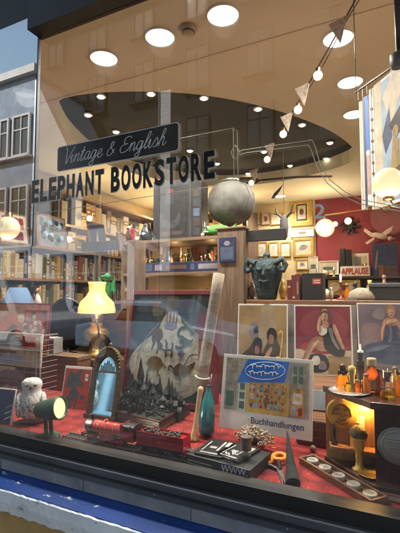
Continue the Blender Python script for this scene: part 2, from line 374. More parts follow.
# --------------------------------------------------------- lettering on the glass (part of shopfront)
YG = .0085
m_gl_out = M('silver_letter_edge', (.42,.43,.42), .35, .3, .1)
m_gl_blk = M('gloss_black_letter', (.006,.006,.007), .2, 0, .1, 20, 0)
p0, p1 = P(31, 203, YG), P(216, 178, YG)
zb0, zt = p0.z, P(215, 150, YG).z
H = zt-p1.z
zb = (p0.z+p1.z)/2
W = p1.x-p0.x; midx = (p0.x+p1.x)/2
def fit_text(body, w, h, z, x, mat, nm, Y, off=0, shear=0, sp=1.0):
    o = text_mesh(nm, body, 1, mat, sf, .0003, 1, shear, off, sp)
    xsv = [v.co.x for v in o.data.vertices]; zsv = [v.co.z for v in o.data.vertices]
    kx = w/(max(xsv)-min(xsv)); kz = h/(max(zsv)-min(zsv)); mx, mz = (max(xsv)+min(xsv))/2, min(zsv)
    for v in o.data.vertices: v.co = Vector(((v.co.x-mx)*kx+x, Y+v.co.y*.6, (v.co.z-mz)*kz+z))
    return o
def joined(nm, mat, grow, off, dx, Y):
    mb = MB(); words = 'ELEPHANT BOOKSTORE'; slots = sum(.55 if c == ' ' else 1 for c in words); pit = W/slots; x = p0.x
    for c in words:
        if c != ' ':
            o = text_mesh(nm, c, 1, mat, None, .0003, 1, 0, off, 1); me = o.data
            xs2 = [v.co.x for v in me.vertices]; zs2 = [v.co.z for v in me.vertices]; wl_ = pit*.80+2*grow; hl_ = H+2*grow
            kx_, kz_ = wl_/(max(xs2)-min(xs2)), hl_/(max(zs2)-min(zs2)); mx_, mz_ = (max(xs2)+min(xs2))/2, min(zs2)
            mb.add([Vector(((v.co.x-mx_)*kx_+x+pit*.5+dx, Y+v.co.y*.6, (v.co.z-mz_)*kz_+zb-grow-dx*.6)) for v in me.vertices], [tuple(f.vertices) for f in me.polygons]); bpy.data.objects.remove(o)
        x += pit*(.55 if c == ' ' else 1)
    return mb.build(nm, mat, sf)
joined('lettering', m_gl_blk, 0, .034, 0, YG-.0006)
joined('lettering_edge', m_gl_out, .0026, .044, .0018, YG+.0004)
bl, tr2 = P(58, 172, YG), P(177, 122, YG)
zlo = P(58,172,YG).z; zhi = P(177,122,YG).z
s0 = MB(); bx0, bx1 = P(58,160,YG).x, P(178,140,YG).x
zlo = P(120, 160, YG).z; zhi = P(120, 135, YG).z
def rrect(x0, x1, z0, z1, r, k=5):
    o = []
    for cx_, cz_, a0 in ((x1-r,z1-r,0),(x0+r,z1-r,90),(x0+r,z0+r,180),(x1-r,z0+r,270)):
        for i in range(k+1): a = math.radians(a0+90*i/k); o.append((cx_+r*math.cos(a), cz_+r*math.sin(a)))
    return o
s0.pr(rrect(bx0-.004,bx1+.004,zlo-.004,zhi+.004,.012), YG+.0002, YG+.0006, 1); s0.pr(rrect(bx0,bx1,zlo,zhi,.010), YG-.0006, YG+.0001, 0)
s0.build('name_panel', [m_gl_blk, m_gl_out], sf)
# handwritten strokes: each letter a list of strokes in a 1-high box
SCR = {'V': ([[(0,1),(.12,1.02),(.22,.1),(.26,0),(.45,.6),(.6,1.02),(.68,1)]],.5), 'i': ([[(0,.25),(.1,.55),(.08,.1),(.16,0),(.3,.25)],[(.14,.78),(.15,.82)]],.28),
 'n': ([[(0,.3),(.08,.55),(.05,0)],[(.06,.3),(.2,.55),(.28,.48),(.26,.1),(.33,0),(.42,.2)]],.42), 't': ([[(0,.25),(.16,.95),(.08,.1),(.16,0),(.3,.22)],[(0,.62),(.26,.66)]],.28),
 'a': ([[(.3,.5),(.15,.55),(.02,.25),(.1,0),(.24,.15),(.33,.53),(.28,.1),(.35,0),(.45,.22)]],.43), 'g': ([[(.3,.5),(.15,.55),(.02,.25),(.1,.02),(.24,.15),(.33,.53),(.24,-.3),(.1,-.42),(.02,-.3),(.2,-.1),(.46,.2)]],.44),
 'e': ([[(0,.2),(.2,.3),(.26,.48),(.15,.56),(.04,.3),(.1,.03),(.22,0),(.38,.22)]],.36), '&': ([[(.5,.1),(.2,.6),(.25,.85),(.36,.8),(.3,.6),(.05,.3),(.1,.02),(.3,.02),(.48,.35)]],.6),
 'E': ([[(.6,.85),(.45,1),(.2,.9),(.2,.6),(.42,.54)],[(.42,.54),(.08,.45),(.02,.15),(.2,0),(.45,.1),(.58,.3)]],.58), 'l': ([[(0,.2),(.22,.7),(.26,1),(.16,.98),(.06,.3),(.12,0),(.26,.2)]],.24),
 's': ([[(0,.2),(.18,.58),(.26,.2),(.16,0),(.04,.06)],[(.2,.02),(.36,.22)]],.33), 'h': ([[(0,.2),(.22,.75),(.24,1),(.15,.96),(.03,0)],[(.05,.3),(.2,.54),(.27,.46),(.25,.1),(.32,0),(.44,.22)]],.42), ' ': ([],.25)}
def script(mb, body, x, z, h, Y, r, m=0, slant=.22, kx=1.0):
    for ch in body:
        st, adv = SCR[ch]
        for s_ in st:
            v = [Vector((x+(a+b_*slant)*h*kx, Y, z+b_*h)) for a, b_ in s_]
            out = []
            for i in range(len(v)-1):
                q0, q1, q2, q3 = v[max(i-1,0)], v[i], v[i+1], v[min(i+2, len(v)-1)]
                for k in range(5):
                    t_ = k/5; out.append(.5*((2*q1)+(q2-q0)*t_+(2*q0-5*q1+4*q2-q3)*t_*t_+(3*q1-q0-3*q2+q3)*t_**3))
            out.append(v[-1]); mb.tube(out, r, 5, m)
        x += adv*h*kx
    return x
tw = sum(SCR[c][1] for c in 'Vintage & English'); hh = (zhi-zlo)*.60; kx = (bx1-bx0)*.86/(tw*hh)
s1 = MB(); script(s1, 'Vintage & English', bx0+(bx1-bx0)*.05, zlo+(zhi-zlo)*.26, hh, YG-.0012, .0016, 0, .22, kx)
s1.build('script_lettering', M('pale_script', (.6,.61,.61), .5), sf)
# ornamental outline
orn = MB(); rr = .0012
def gline(pts, r=rr):
    orn.tube([P(x, y, YG) for x, y in pts], r, 5)
gline([(178,139),(233,128),(234,178)]); gline([(233,128),(237,131),(238,178)])
gline([(233,158),(231,152),(235,145),(240,152),(236,159),(233,158)]); gline([(238,152),(243,150),(306,141)]); gline([(240,155),(246,153),(308,145)])
gline([(306,141),(312,140),(315,146),(320,165),(330,180),(345,192),(362,200),(400,207)]); gline([(308,145),(311,150),(317,168),(327,183),(343,196),(360,204),(400,211)])
gline([(32,207),(30,215),(215,186),(222,180),(234,178)]); gline([(234,178),(246,185),(250,195),(244,207)])
orn.build('ornament', M('pale_gold_line', (.48,.44,.32), .5), sf)
n2 = fit_text('2', .034, .042, P(319,218,YG).z, P(319,212,YG).x, M('frosted_decal', (.7,.68,.66), .7), 'numeral', YG)
wz = P(233, 473, YG).z
fit_text('WWW.', P(247,470,YG).x-P(221,468,YG).x, .022, wz-.003, P(234,470,YG).x, M('lilac_decal', (.35,.32,.40), .6), 'web_lettering', YG)

# ------------------------------------------------------------------ display platform
def carpet():
    m, t, b = nt('red_patterned_carpet'); tc = N(t, 'ShaderNodeTexCoord')
    vo = N(t, 'ShaderNodeTexVoronoi', Scale=11, Randomness=.25); t.links.new(tc.outputs['Object'], vo.inputs['Vector'])
    r = N(t, 'ShaderNodeValToRGB'); e = r.color_ramp.elements; r.color_ramp.interpolation = 'CONSTANT'
    for i_, (p_, c_) in enumerate(((0,(.08,.012,.012,1)),(.07,(.42,.22,.06,1)),(.13,(.22,.013,.012,1)),(.30,(.28,.075,.03,1)),(.32,(.22,.013,.012,1)),(.52,(.13,.010,.011,1)))):
        el = e[i_] if i_ < 2 else e.new(p_)
        el.position = p_; el.color = c_
    n3 = N(t, 'ShaderNodeTexNoise', Scale=60, Detail=3); t.links.new(tc.outputs['Object'], n3.inputs['Vector']); ma = N(t, 'ShaderNodeMath', operation='MULTIPLY_ADD'); ma.inputs[1].default_value = .22; t.links.new(n3.outputs[0], ma.inputs[0]); sb_ = N(t, 'ShaderNodeMath', operation='SUBTRACT'); sb_.inputs[1].default_value = .11
    t.links.new(vo.outputs['Distance'], sb_.inputs[0]); t.links.new(sb_.outputs[0], ma.inputs[2])
    t.links.new(ma.outputs[0], r.inputs[0]); no = N(t, 'ShaderNodeTexNoise', Scale=90, Detail=4); t.links.new(tc.outputs['Object'], no.inputs['Vector'])
    mx = N(t, 'ShaderNodeMix', data_type='RGBA', blend_type='MULTIPLY'); mx.inputs[0].default_value = .6
    t.links.new(r.outputs[0], mx.inputs[6]); t.links.new(no.outputs[0], mx.inputs[7]); mx2 = N(t, 'ShaderNodeMix', data_type='RGBA', blend_type='ADD'); mx2.inputs[0].default_value = .35
    t.links.new(mx.outputs[2], mx2.inputs[6]); t.links.new(r.outputs[0], mx2.inputs[7])
    t.links.new(mx2.outputs[2], b.inputs['Base Color']); b.inputs['Roughness'].default_value = .95
    bp = N(t, 'ShaderNodeBump', Strength=.6, Distance=.003); t.links.new(no.outputs[0], bp.inputs['Height']); t.links.new(bp.outputs[0], b.inputs['Normal'])
    return m
m_carpet = carpet()
ZP = .90
dp = thing('display_platform', 'low display platform behind the glass covered in red patterned carpet', 'platform', (0,0,0))
MB().bb((XL+.01,.055,.12),(XR-.01,1.05,ZP-.006)).build('body', m_dwood, dp)
MB().bb((XL+.01,.052,ZP-.005),(XR-.01,1.055,ZP)).build('carpet', m_carpet, dp)
# gold fringe-like motif along the carpet edge
st = thing('display_step', 'long dark wooden step at the back of the display under the pin-up posters', 'step', (0,0,ZP))
pa, pb = P(228, 380, .66), P(330, 380, .66)
MB().bb((-.60,.60,.0),(1.3,1.0,.15)).build('body', m_dwood, st, bev=.004)
MB().bb((-.62,.585,.15),(1.3,1.0,.168)).build('top_board', m_brown, st, bev=.003)
ZS = ZP+.168
# ------------------------------------------------------------------ flat boards and prints
def board(name, label, cat, x0, x1, yt, yb, Y, lean=.05, rz=0, thick=.006, edge=None, group=None, z=None, back=True):
    xm = (x0+x1)/2; b = P(xm, yb, Y)
    e = Vector((math.cos(rz), math.sin(rz), 0)); nrm = Vector((-math.sin(rz), math.cos(rz), 0))
    def hit(px, py, c):
        r = ray(px, py); return CAM + r*((c-CAM).dot(nrm)/r.dot(nrm))
    w = (hit(x1, (yt+yb)/2, b)-hit(x0, (yt+yb)/2, b)).dot(e)
    top = hit(xm, yt, b+nrm*lean); h = math.hypot(top.z-b.z, lean)
    if z is not None: b.z = z
    o = thing(name, label, cat, b, 0, group, (-math.atan2(lean, top.z-b.z), 0, rz))
    if back: MB().bb((-w/2,0,0),(w/2,thick,h)).build('board', edge or m_white, o, bev=.0008)
    return o, w, h
def pic(o, w, h, polys, mats, name='picture', y=-.0005, dy=.00025):
    mb = MB()
    for i, (pts, m) in enumerate(polys):
        mb.add([((u-.5)*w, y-dy*i, v*h) for u, v in pts], [tuple(range(len(pts)))], m)
    me = mb.build(name, mats, o); return me
def R4(u0, v0, u1, v1): return [(u0,v0),(u1,v0),(u1,v1),(u0,v1)]
def EL(cu, cv, ru, rv, n=18, a=0): return [(cu+ru*math.cos(2*PI*k/n)*math.cos(a)-rv*math.sin(2*PI*k/n)*math.sin(a), cv+ru*math.cos(2*PI*k/n)*math.sin(a)+rv*math.sin(2*PI*k/n)*math.cos(a)) for k in range(n)]
def SP(pts, k=6):
    v = [Vector(p) for p in pts]; n = len(v); out = []
    for i in range(n):
        q0, q1, q2, q3 = v[i-1], v[i], v[(i+1) % n], v[(i+2) % n]
        for j in range(k):
            t_ = j/k; out.append(tuple(.5*((2*q1)+(q2-q0)*t_+(2*q0-5*q1+4*q2-q3)*t_*t_+(3*q1-q0-3*q2+q3)*t_**3)))
    return out
def limb(a, b, ra, rb):
    d = Vector((b[0]-a[0], b[1]-a[1])).normalized(); p = Vector((-d.y, d.x)); a, b = Vector(a), Vector(b)
    return [tuple(a+p*ra), tuple(a-p*ra), tuple(b-p*rb), tuple(b+p*rb)]
def ink(name, c, var=.32, sc=22, rough=.45): return M('print_'+name, c, rough, 0, var, sc, 0)
k_skin = ink('skin', (.42,.24,.16)); k_black = ink('black', (.015,.015,.018)); k_white = ink('white', (.62,.60,.56)); k_red = ink('red', (.32,.03,.03)); k_gold = ink('ochre', (.30,.21,.10), .35, 8)
k_maroon = ink('maroon', (.17,.02,.04), .3, 8); k_blue = ink('blue', (.02,.15,.60), .2, 10); k_navy = ink('navy', (.03,.045,.12), .3, 14); k_grey = ink('grey', (.20,.18,.20), .4, 8); k_brown = ink('brown', (.10,.05,.03), .4, 20)
k_orange = ink('orange', (.52,.24,.06), .6, 40); k_yellow = ink('yellow', (.62,.42,.08)); k_violet = ink('violet', (.16,.13,.19), .4, 6); k_green = ink('green', (.06,.13,.10), .4, 10); k_hair = ink('hair', (.30,.16,.06)); k_dress = ink('slate_blue', (.06,.08,.14), .4, 20); k_cream = ink('cream', (.55,.47,.36), .25, 12); k_pale = ink('pale_blue', (.30,.40,.52), .3, 9)

def sq(pts, r=.008):
    v0 = [Vector(p) for p in pts]; v = []
    for i in range(len(v0)-1):
        q0, q1, q2, q3 = v0[max(i-1,0)], v0[i], v0[i+1], v0[min(i+2, len(v0)-1)]
        for j in range(6):
            t_ = j/6; v.append(.5*((2*q1)+(q2-q0)*t_+(2*q0-5*q1+4*q2-q3)*t_*t_+(3*q1-q0-3*q2+q3)*t_**3))
    v.append(v0[-1]); L, Rr_ = [], []
    for i, p in enumerate(v):
        d = (v[min(i+1, len(v)-1)]-v[max(i-1, 0)]).normalized(); n = Vector((-d.y, d.x)); L.append(tuple(p+n*r)); Rr_.append(tuple(p-n*r))
    return L+Rr_[::-1]
# three painted posters on the step
G = 'pin-up posters standing on the step'
k_skin2 = ink('skin_shade', (.28,.14,.09)); k_dun = ink('dun', (.36,.29,.19), .35, 5); k_ggrey = ink('dark_shadow', (.05,.035,.03), .5, 12); k_mauve = ink('mauve', (.24,.18,.20), .4, 6)
def ELs(*a): return EL(*a)
o, w, h = board('poster', 'gold brown poster of two dark seated musicians, one holding a saxophone', 'poster', 236, 287, 304, 380, .72, .05, .12, group=G)
pic(o, w, h, [(R4(.025,.02,.975,.98),0),(SP([(.45,.45),(.48,.95),(.72,.95),(.78,.6),(.7,.45)]),1),(SP([(.24,.62),(.28,.74),(.36,.76),(.43,.66),(.38,.55),(.28,.54)]),2),(SP([(.33,.66),(.40,.70),(.42,.62),(.35,.60)]),3),(SP([(.24,.56),(.30,.50),(.22,.30),(.10,.34),(.14,.5)]),9),
    (SP([(.04,.08),(.10,.30),(.26,.42),(.34,.50),(.46,.46),(.52,.30),(.56,.08)]),6),(SP([(.34,.40),(.33,.50),(.40,.55),(.49,.52),(.50,.42),(.43,.38)]),3),(SP([(.37,.33),(.36,.42),(.41,.44),(.45,.40),(.43,.33)]),4),(SP([(.28,.24),(.40,.32),(.52,.26),(.48,.12),(.34,.10)]),3),
    (SP([(.50,.08),(.52,.34),(.60,.48),(.70,.56),(.84,.46),(.86,.28),(.80,.08)]),6),(SP([(.61,.52),(.60,.62),(.66,.68),(.76,.66),(.79,.56),(.72,.50)]),3),(SP([(.64,.48),(.63,.57),(.68,.60),(.73,.56),(.72,.48)]),4),(SP([(.55,.30),(.66,.42),(.70,.40),(.60,.24)]),7),(SP([(.30,.12),(.5,.20),(.72,.20),(.70,.12),(.5,.08)]),7),
    (R4(.03,.02,.97,.10),6),(sq([(.80,.60),(.88,.64),(.90,.56),(.87,.40),(.84,.26),(.80,.20)],.012),5),(SP([(.76,.16),(.76,.28),(.82,.32),(.87,.26),(.85,.16),(.80,.13)]),5),(SP([(.79,.19),(.79,.25),(.83,.26),(.84,.2)]),8)]
    +[(EL(.06+.09*k, .12+.03*(k % 3), .05, .035),[3,6,2][k % 3]) for k in range(10)],
    [k_gold, k_dun, k_grey, k_black, k_skin2, k_yellow, k_ggrey, k_skin, k_cream, k_gold])
o, w, h = board('poster', 'maroon poster of a seated woman in black dress with crossed bare legs', 'poster', 294, 353, 305, 376, .70, .05, .16, group=G)
pic(o, w, h, [(R4(.025,.02,.975,.98),0),(SP([(.1,.7),(.3,.9),(.7,.92),(.93,.7),(.8,.5),(.3,.5)]),9),(R4(.025,.02,.975,.36),1),(SP([(.12,.36),(.2,.46),(.5,.50),(.82,.46),(.88,.36),(.5,.30)]),2),(R4(.58,.03,.96,.28),6),(SP([(.24,.06),(.22,.22),(.34,.30),(.54,.28),(.60,.14),(.5,.05)]),3),(SP([(.30,.18),(.33,.26),(.42,.27),(.45,.19),(.38,.14)]),4),(SP([(.42,.10),(.46,.2),(.54,.18),(.54,.09)]),8),
    (SP([(.66,.40),(.52,.38),(.40,.44),(.30,.36),(.20,.20),(.12,.10),(.09,.13),(.16,.26),(.24,.42),(.36,.54),(.50,.54),(.64,.50)]),10),(SP([(.64,.36),(.46,.34),(.36,.38),(.28,.28),(.22,.16),(.18,.17),(.22,.32),(.32,.46),(.46,.48),(.62,.46)]),5),(SP([(.06,.08),(.09,.15),(.15,.14),(.20,.08)]),3),
    (SP([(.52,.40),(.50,.56),(.46,.66),(.50,.72),(.60,.70),(.68,.72),(.72,.62),(.74,.48),(.86,.38),(.84,.28),(.70,.28),(.58,.34)]),3),(SP([(.44,.58),(.43,.66),(.49,.70),(.57,.68),(.57,.60),(.50,.56)]),4),(SP([(.42,.60),(.40,.70),(.44,.82),(.48,.83),(.47,.72),(.48,.62)]),5),(SP([(.68,.72),(.73,.70),(.80,.54),(.86,.40),(.82,.38),(.76,.48),(.68,.64)]),5),(SP([(.50,.68),(.50,.76),(.56,.78),(.60,.74),(.60,.68)]),5),(SP([(.475,.80),(.48,.88),(.54,.91),(.59,.87),(.59,.79),(.54,.75),(.50,.75)]),5),(SP([(.47,.85),(.47,.93),(.55,.96),(.63,.92),(.63,.82),(.60,.80),(.59,.87),(.53,.89)]),7),(SP([(.40,.49),(.30,.38),(.20,.20),(.22,.20),(.33,.38),(.44,.47)]),11),(SP([(.42,.62),(.41,.70),(.44,.79),(.455,.78),(.44,.70),(.44,.62)]),11),(SP([(.74,.66),(.80,.53),(.845,.41),(.83,.41),(.77,.54),(.72,.65)]),11),(SP([(.49,.79),(.49,.86),(.52,.88),(.54,.84),(.52,.78)]),11),(SP([(.60,.66),(.66,.66),(.70,.52),(.78,.38),(.72,.40),(.64,.52)]),8),(SP([(.49,.90),(.51,.94),(.57,.94),(.59,.91),(.54,.92)]),6),(EL(.512,.835,.010,.008),3),(EL(.555,.835,.010,.008),3),(EL(.53,.785,.018,.007),2)],
    [k_maroon, k_cream, k_red, k_black, k_white, k_skin, k_gold, k_brown, k_grey, ink('light_maroon', (.22,.04,.06), .35, 4), k_skin2, ink('skin_light', (.58,.38,.27))])
o, w, h = board('poster', 'grey violet poster of a woman in a dark blue evening dress, behind the bottles', 'poster', 359, 412, 303, 372, .68, .05, .16, group=G)
pic(o, w, h, [(R4(.025,.02,.975,.98),0),(SP([(.05,.45),(.1,.66),(.35,.70),(.5,.55),(.4,.38),(.15,.34)]),1),(SP([(.3,.8),(.4,.92),(.55,.9),(.5,.75)]),6),(R4(.025,.02,.975,.24),2),(SP([(.05,.22),(.12,.36),(.36,.42),(.62,.46),(.84,.40),(.94,.22),(.8,.12),(.4,.12)]),3),(SP([(.2,.20),(.3,.34),(.5,.36),(.5,.22),(.36,.16)]),7),(SP([(.50,.42),(.55,.56),(.52,.68),(.60,.74),(.74,.74),(.80,.66),(.76,.54),(.82,.42)]),3),(SP([(.50,.70),(.54,.76),(.68,.79),(.80,.75),(.80,.69),(.66,.66)]),4),(SP([(.50,.72),(.45,.60),(.44,.46),(.48,.45),(.51,.58),(.56,.70)]),4),(SP([(.80,.74),(.88,.62),(.90,.46),(.86,.45),(.83,.58),(.76,.68)]),4),(SP([(.63,.76),(.63,.80),(.70,.80),(.70,.76)]),8),(SP([(.60,.82),(.60,.89),(.66,.93),(.72,.89),(.72,.81),(.66,.77)]),4),(SP([(.57,.84),(.57,.93),(.66,.98),(.75,.93),(.75,.85),(.73,.83),(.72,.90),(.64,.91),(.60,.88)]),5),(SP([(.55,.70),(.60,.75),(.72,.76),(.76,.73),(.66,.70)]),10),(SP([(.46,.47),(.47,.60),(.52,.70),(.535,.69),(.49,.58),(.475,.46)]),10),(SP([(.62,.83),(.62,.89),(.65,.91),(.665,.86),(.65,.81)]),10),(SP([(.58,.44),(.62,.56),(.60,.68),(.65,.66),(.67,.54),(.64,.44)]),11),(SP([(.14,.28),(.36,.36),(.62,.38),(.4,.30)]),11),(EL(.64,.855,.010,.008),7),(EL(.685,.855,.010,.008),7),(EL(.66,.81,.018,.007),9)],
    [k_violet, k_mauve, k_grey, k_dress, k_skin, k_hair, ink('smoky', (.22,.20,.23), .3, 5), k_navy, k_skin2, k_red, ink('skin_light', (.58,.38,.27)), ink('dress_light', (.13,.17,.27))])
# narrow magazines poking out behind each poster
for (a, b, t, u, lab) in [(284,294,304,378,'thin grey magazine poking out behind the saxophone poster'),(351,358,305,374,'thin grey magazine poking out behind the maroon poster')]:
    o, w, h = board('magazine', lab, 'magazine', a-16, b, t, u, .76, .05, .12, edge=k_grey)

# bookshop calendar
o, w, h = board('calendar', 'large white calendar with a photo of a lit bookshop front under a blue awning', 'calendar', 217, 309, 356.5, 434, .36, .06, 0, thick=.008)
pic(o, w, h, [(R4(.04,.25,.96,.955),0),(R4(.04,.25,.18,.955),1),(R4(.06,.3,.15,.5),2),(R4(.20,.25,.29,.66),3),(R4(.215,.28,.275,.38),2),(R4(.215,.41,.275,.5),2),(R4(.215,.53,.275,.62),2),
   (R4(.30,.25,.76,.66),4),(R4(.325,.30,.735,.64),5)]+
   [(R4(.335+.0555*i,.32+.105*j,.335+.0555*i+random.uniform(.025,.05),.32+.105*j+random.uniform(.05,.085)), random.choice([6,7,8,9,10,12,3])) for i in range(7) for j in range(3)]+[(R4(.332+.04*i,.315+.07*j,.332+.04*i+random.uniform(.012,.026),.315+.07*j+random.uniform(.02,.045)), random.choice([6,7,8,9,10,12,2])) for i in range(10) for j in range(5)]+
   [(R4(.78,.27,.92,.62),6),(R4(.80,.42,.90,.56),3),(EL(.85,.49,.025,.03),9),(R4(.8,.28,.84,.4),12),(R4(.86,.28,.9,.38),8),(R4(.78,.62,.94,.93),1),(R4(.80,.80,.84,.9),2),(R4(.86,.80,.9,.9),2),(R4(.80,.68,.84,.77),2),(R4(.86,.68,.9,.77),2),
   ([(.18,.62),(.71,.68),(.76,.95),(.30,.95)],11)],
   [ink('shop_grey', (.40,.38,.36), .3, 20), ink('leaf_grey', (.27,.27,.22), .5, 30), k_green, k_white, k_yellow, ink('lit_shop', (.62,.33,.09), .5, 50), k_orange, k_brown, k_red, k_yellow, k_cream, k_blue, k_pale], dy=.00008)
def calt(body, u, v, size, mat, nm, T=0):
    return text_mesh(nm, body, size, mat, o, .0002, .95, 0, .0004, 1, 'LEFT', Matrix.Translation(((u-.5)*w, -.0105, v*h)))
calt('Buchhandlungen', .365, .115, .034, ink('text_blue', (.02,.035,.16)), 'caption')
calt('·', .33, .117, .034, ink('faint_text', (.2,.22,.32)), 'caption_dot')
aw = MB()
for u0_, v0_, n_lp, hgt_ in ((.335,.855,7,.034),(.315,.765,8,.030)):
    aw.tube([((u0_+.33*t_/60+.010*math.sin(2*PI*n_lp*t_/60)-.5)*w, -.0105, (v0_+.018*t_/60+hgt_*(.55+.45*math.sin(1.7*t_/6))*math.cos(2*PI*n_lp*t_/60))*h) for t_ in [k*.5 for k in range(121)]], .0016, 5)
aw.tube([((.275+.44*(.5-.5*math.cos(2*PI*k/24))-.5)*w, -.0105, (.79+.04*(.5-.5*math.cos(2*PI*k/24))+.115*math.sin(2*PI*k/24))*h) for k in range(25)], .001, 5)
aw.build('awning_script', m_white, o)

# ------------------------------------------------------------------ left side: boards, rack, book
k_red2, k_dusk2 = ink('bright_red', (.50,.06,.05)), ink('dusky_red', (.38,.18,.17), .5, 12)
o, w, h = board('poster', 'reddish comic poster on the left above the magazine rack', 'poster', -8, 46, 303, 348, .50, .02, -.05, edge=k_maroon)
pic(o, w, h, [(R4(.02,.03,.98,.97),0),(EL(.3,.5,.2,.26),1),(EL(.5,.66,.07,.1),2),(limb((.15,.15),(.4,.5),.08,.06),3),(R4(.55,.1,.95,.85),4)]+[(EL(random.uniform(.56,.92),random.uniform(.15,.8),.035,.05),random.choice([2,3,1,5])) for _ in range(22)]+[(R4(.04,.04,.5,.14),5)], [k_dusk2, k_red2, k_cream, k_black, ink('deep_red', (.28,.04,.05), .4, 20), k_white])
rk = PZ(22, 420, ZP); rk.y = .34
rack = thing('magazine_rack', 'white wire rack of tiered magazines on the left behind the owl', 'rack', (P(20,400,.40).x, .40, ZP))
ra = MB(); RW, RH = .46, .40
xl, xr = P(-18,380,.40).x-rack.location.x, P(40,380,.40).x-rack.location.x
RH = P(20,335,.40).z-ZP
for x in (xl, xr-.03, xr): ra.tube([(x,0,0),(x,0,RH),(x,.12,RH)], .003, 6)
for i in range(13):
    z = .02+RH*i/12.5; ra.tube([(xl,0,z),(xr,0,z)], .0018 if i % 3 else .003, 5); ra.tube([(xr,0,z),(xr,.12,z)], .0018, 5)
for x in [xl+(xr-xl)*k/4 for k in range(1,4)]: ra.tube([(x,-.002,0),(x,-.002,RH)], .0014, 5)
ra.build('wire_frame', M('white_wire', (.20,.19,.19), .4), rack)
labs = ['pale grey magazine with mountain cover on top tier of the wire rack', 'cream magazine on second tier of the wire rack', 'brown striped magazine on third tier of the wire rack', 'dusky violet magazine on lowest tier of the wire rack']
cols = [[k_white, k_pale, k_grey], [k_cream, k_grey, k_pale], [k_brown, k_cream, k_grey], [k_violet, k_brown, k_cream]]
for i in range(4):
    z0 = RH*(3-i)/4.05+.015
    mg = thing('magazine', labs[i], 'magazine', rack.location+Vector((0, .008+.012*(3-i)/3, z0)), 0, 'magazines in the wire rack', (-.07,0,0))
    MB().bb((xl+.01,0,0),(xr-.02,.012,RH/4.15)).build('cover', cols[i][0], mg)
    W2, H2 = (xr-xl-.045), RH/4.3
    pm = pic(mg, W2, H2, [(R4(random.uniform(0,.2),.1,random.uniform(.4,.6),.9),1),(EL(.6,.4,.15,.35),2),([(.1,.1),(.45,.8),(.8,.1)],2 if i else 1),(R4(.65,.6,.95,.8),0)], cols[i]); pm.location.x = (xl+xr-.025)/2
o, w, h = board('booklet', 'red fabric bound booklet tucked above the wire rack', 'booklet', 22, 35, 336, 347, .385, .0, 0, edge=k_red)
o, w, h = board('magazine', 'dark violet magazine with white streaks at the far left edge below the owl', 'magazine', -8, 10, 388, 427, .10, .03, .1)
pic(o, w, h, [(R4(.02,.02,.95,.97),0),(limb((.6,.2),(.95,.3),.02,.015),1),(limb((.6,.35),(.95,.45),.02,.015),1),(limb((.6,.5),(.95,.6),.02,.015),2)], [k_navy, k_white, k_skin])
o, w, h = board('book', 'red hardback with dark green splash and white edge, standing beside the arched mirror', 'book', 58.5, 86, 366, 417, .42, .05, .12, thick=.02)
pic(o, w, h, [(R4(.03,.02,.97,.95),0),(SP([(.2,.9),(.1,.6),(.3,.55),(.25,.35),(.45,.3),(.6,.45),(.5,.6),(.75,.62),(.6,.75),(.62,.95),(.4,.85)]),1),(SP([(.12,.3),(.3,.4),(.4,.2),(.2,.1)]),1),(EL(.75,.4,.08,.05),1),(limb((.62,.5),(.5,.1),.03,.02),1),(limb((.3,.4),(.15,.1),.03,.02),1),(R4(.78,.72,.9,.78),2),(R4(.78,.80,.9,.86),2)], [ink('brick_red', (.33,.045,.03)), ink('dark_teal', (.05,.07,.07)), k_white])
# lower shelf boards / boxes behind
t = thing('storage_box', 'low brown storage box behind the red hardback', 'box', P(66, 412, .75)); t.location.z = ZP
MB().bb((-.16,-.06,0),(.14,.06,.19)).build('body', m_brown, t, bev=.003); MB().bb((-.165,-.065,.19),(.145,.065,.215)).build('lid', m_woodx, t, bev=.003)
t = thing('parcel', 'grey card parcel on the brown storage box', 'parcel', P(52, 372, .75)); t.location.z = ZP+.2155
MB().bb((-.05,-.04,0),(.05,.04,.10)).build('body', m_midgrey, t, bev=.003); MB().bb((-.008,-.0415,-.0),(.008,.0415,.1015)).build('tape', m_paper, t)

# snowy owl on a stand
ow = PZ(31, 424, ZP); s = S(ow)
owl = thing('snowy_owl', 'white snowy owl figure with dark flecks perched on a small log', 'owl figure', ow, PSI+.25)
H_ = 46*s
def body_prof(): return [(.0,0),(.16,.02),(.27,.12),(.315,.28),(.32,.42),(.28,.56),(.22,.66),(.205,.72),(.235,.80),(.225,.90),(.15,.97),(.0,1.0)]
m_owl, tt, bb = nt('speckled_white_feathers')
tc = N(tt,'ShaderNodeTexCoord'); mp = N(tt,'ShaderNodeMapping'); mp.inputs['Scale'].default_value = (1,1,.55); tt.links.new(tc.outputs['Object'], mp.inputs[0])
vo = N(tt,'ShaderNodeTexVoronoi', Scale=130); tt.links.new(mp.outputs[0], vo.inputs['Vector'])
sx_ = N(tt,'ShaderNodeSeparateXYZ'); tt.links.new(tc.outputs['Object'], sx_.inputs[0])
g1 = N(tt,'ShaderNodeMapRange'); g1.inputs['From Min'].default_value = H_*.8; g1.inputs['From Max'].default_value = H_*.45; g1.inputs['To Min'].default_value = .0; g1.inputs['To Max'].default_value = .42; tt.links.new(sx_.outputs[2], g1.inputs[0])
lt = N(tt,'ShaderNodeMath', operation='LESS_THAN'); tt.links.new(vo.outputs['Distance'], lt.inputs[0]); tt.links.new(g1.outputs[0], lt.inputs[1])
mx = N(tt,'ShaderNodeMix', data_type='RGBA'); mx.inputs[6].default_value = (.62,.60,.57,1); mx.inputs[7].default_value = (.16,.14,.13,1)
tt.links.new(lt.outputs[0], mx.inputs[0]); tt.links.new(mx.outputs[2], bb.inputs['Base Color']); bb.inputs['Roughness'].default_value = .85
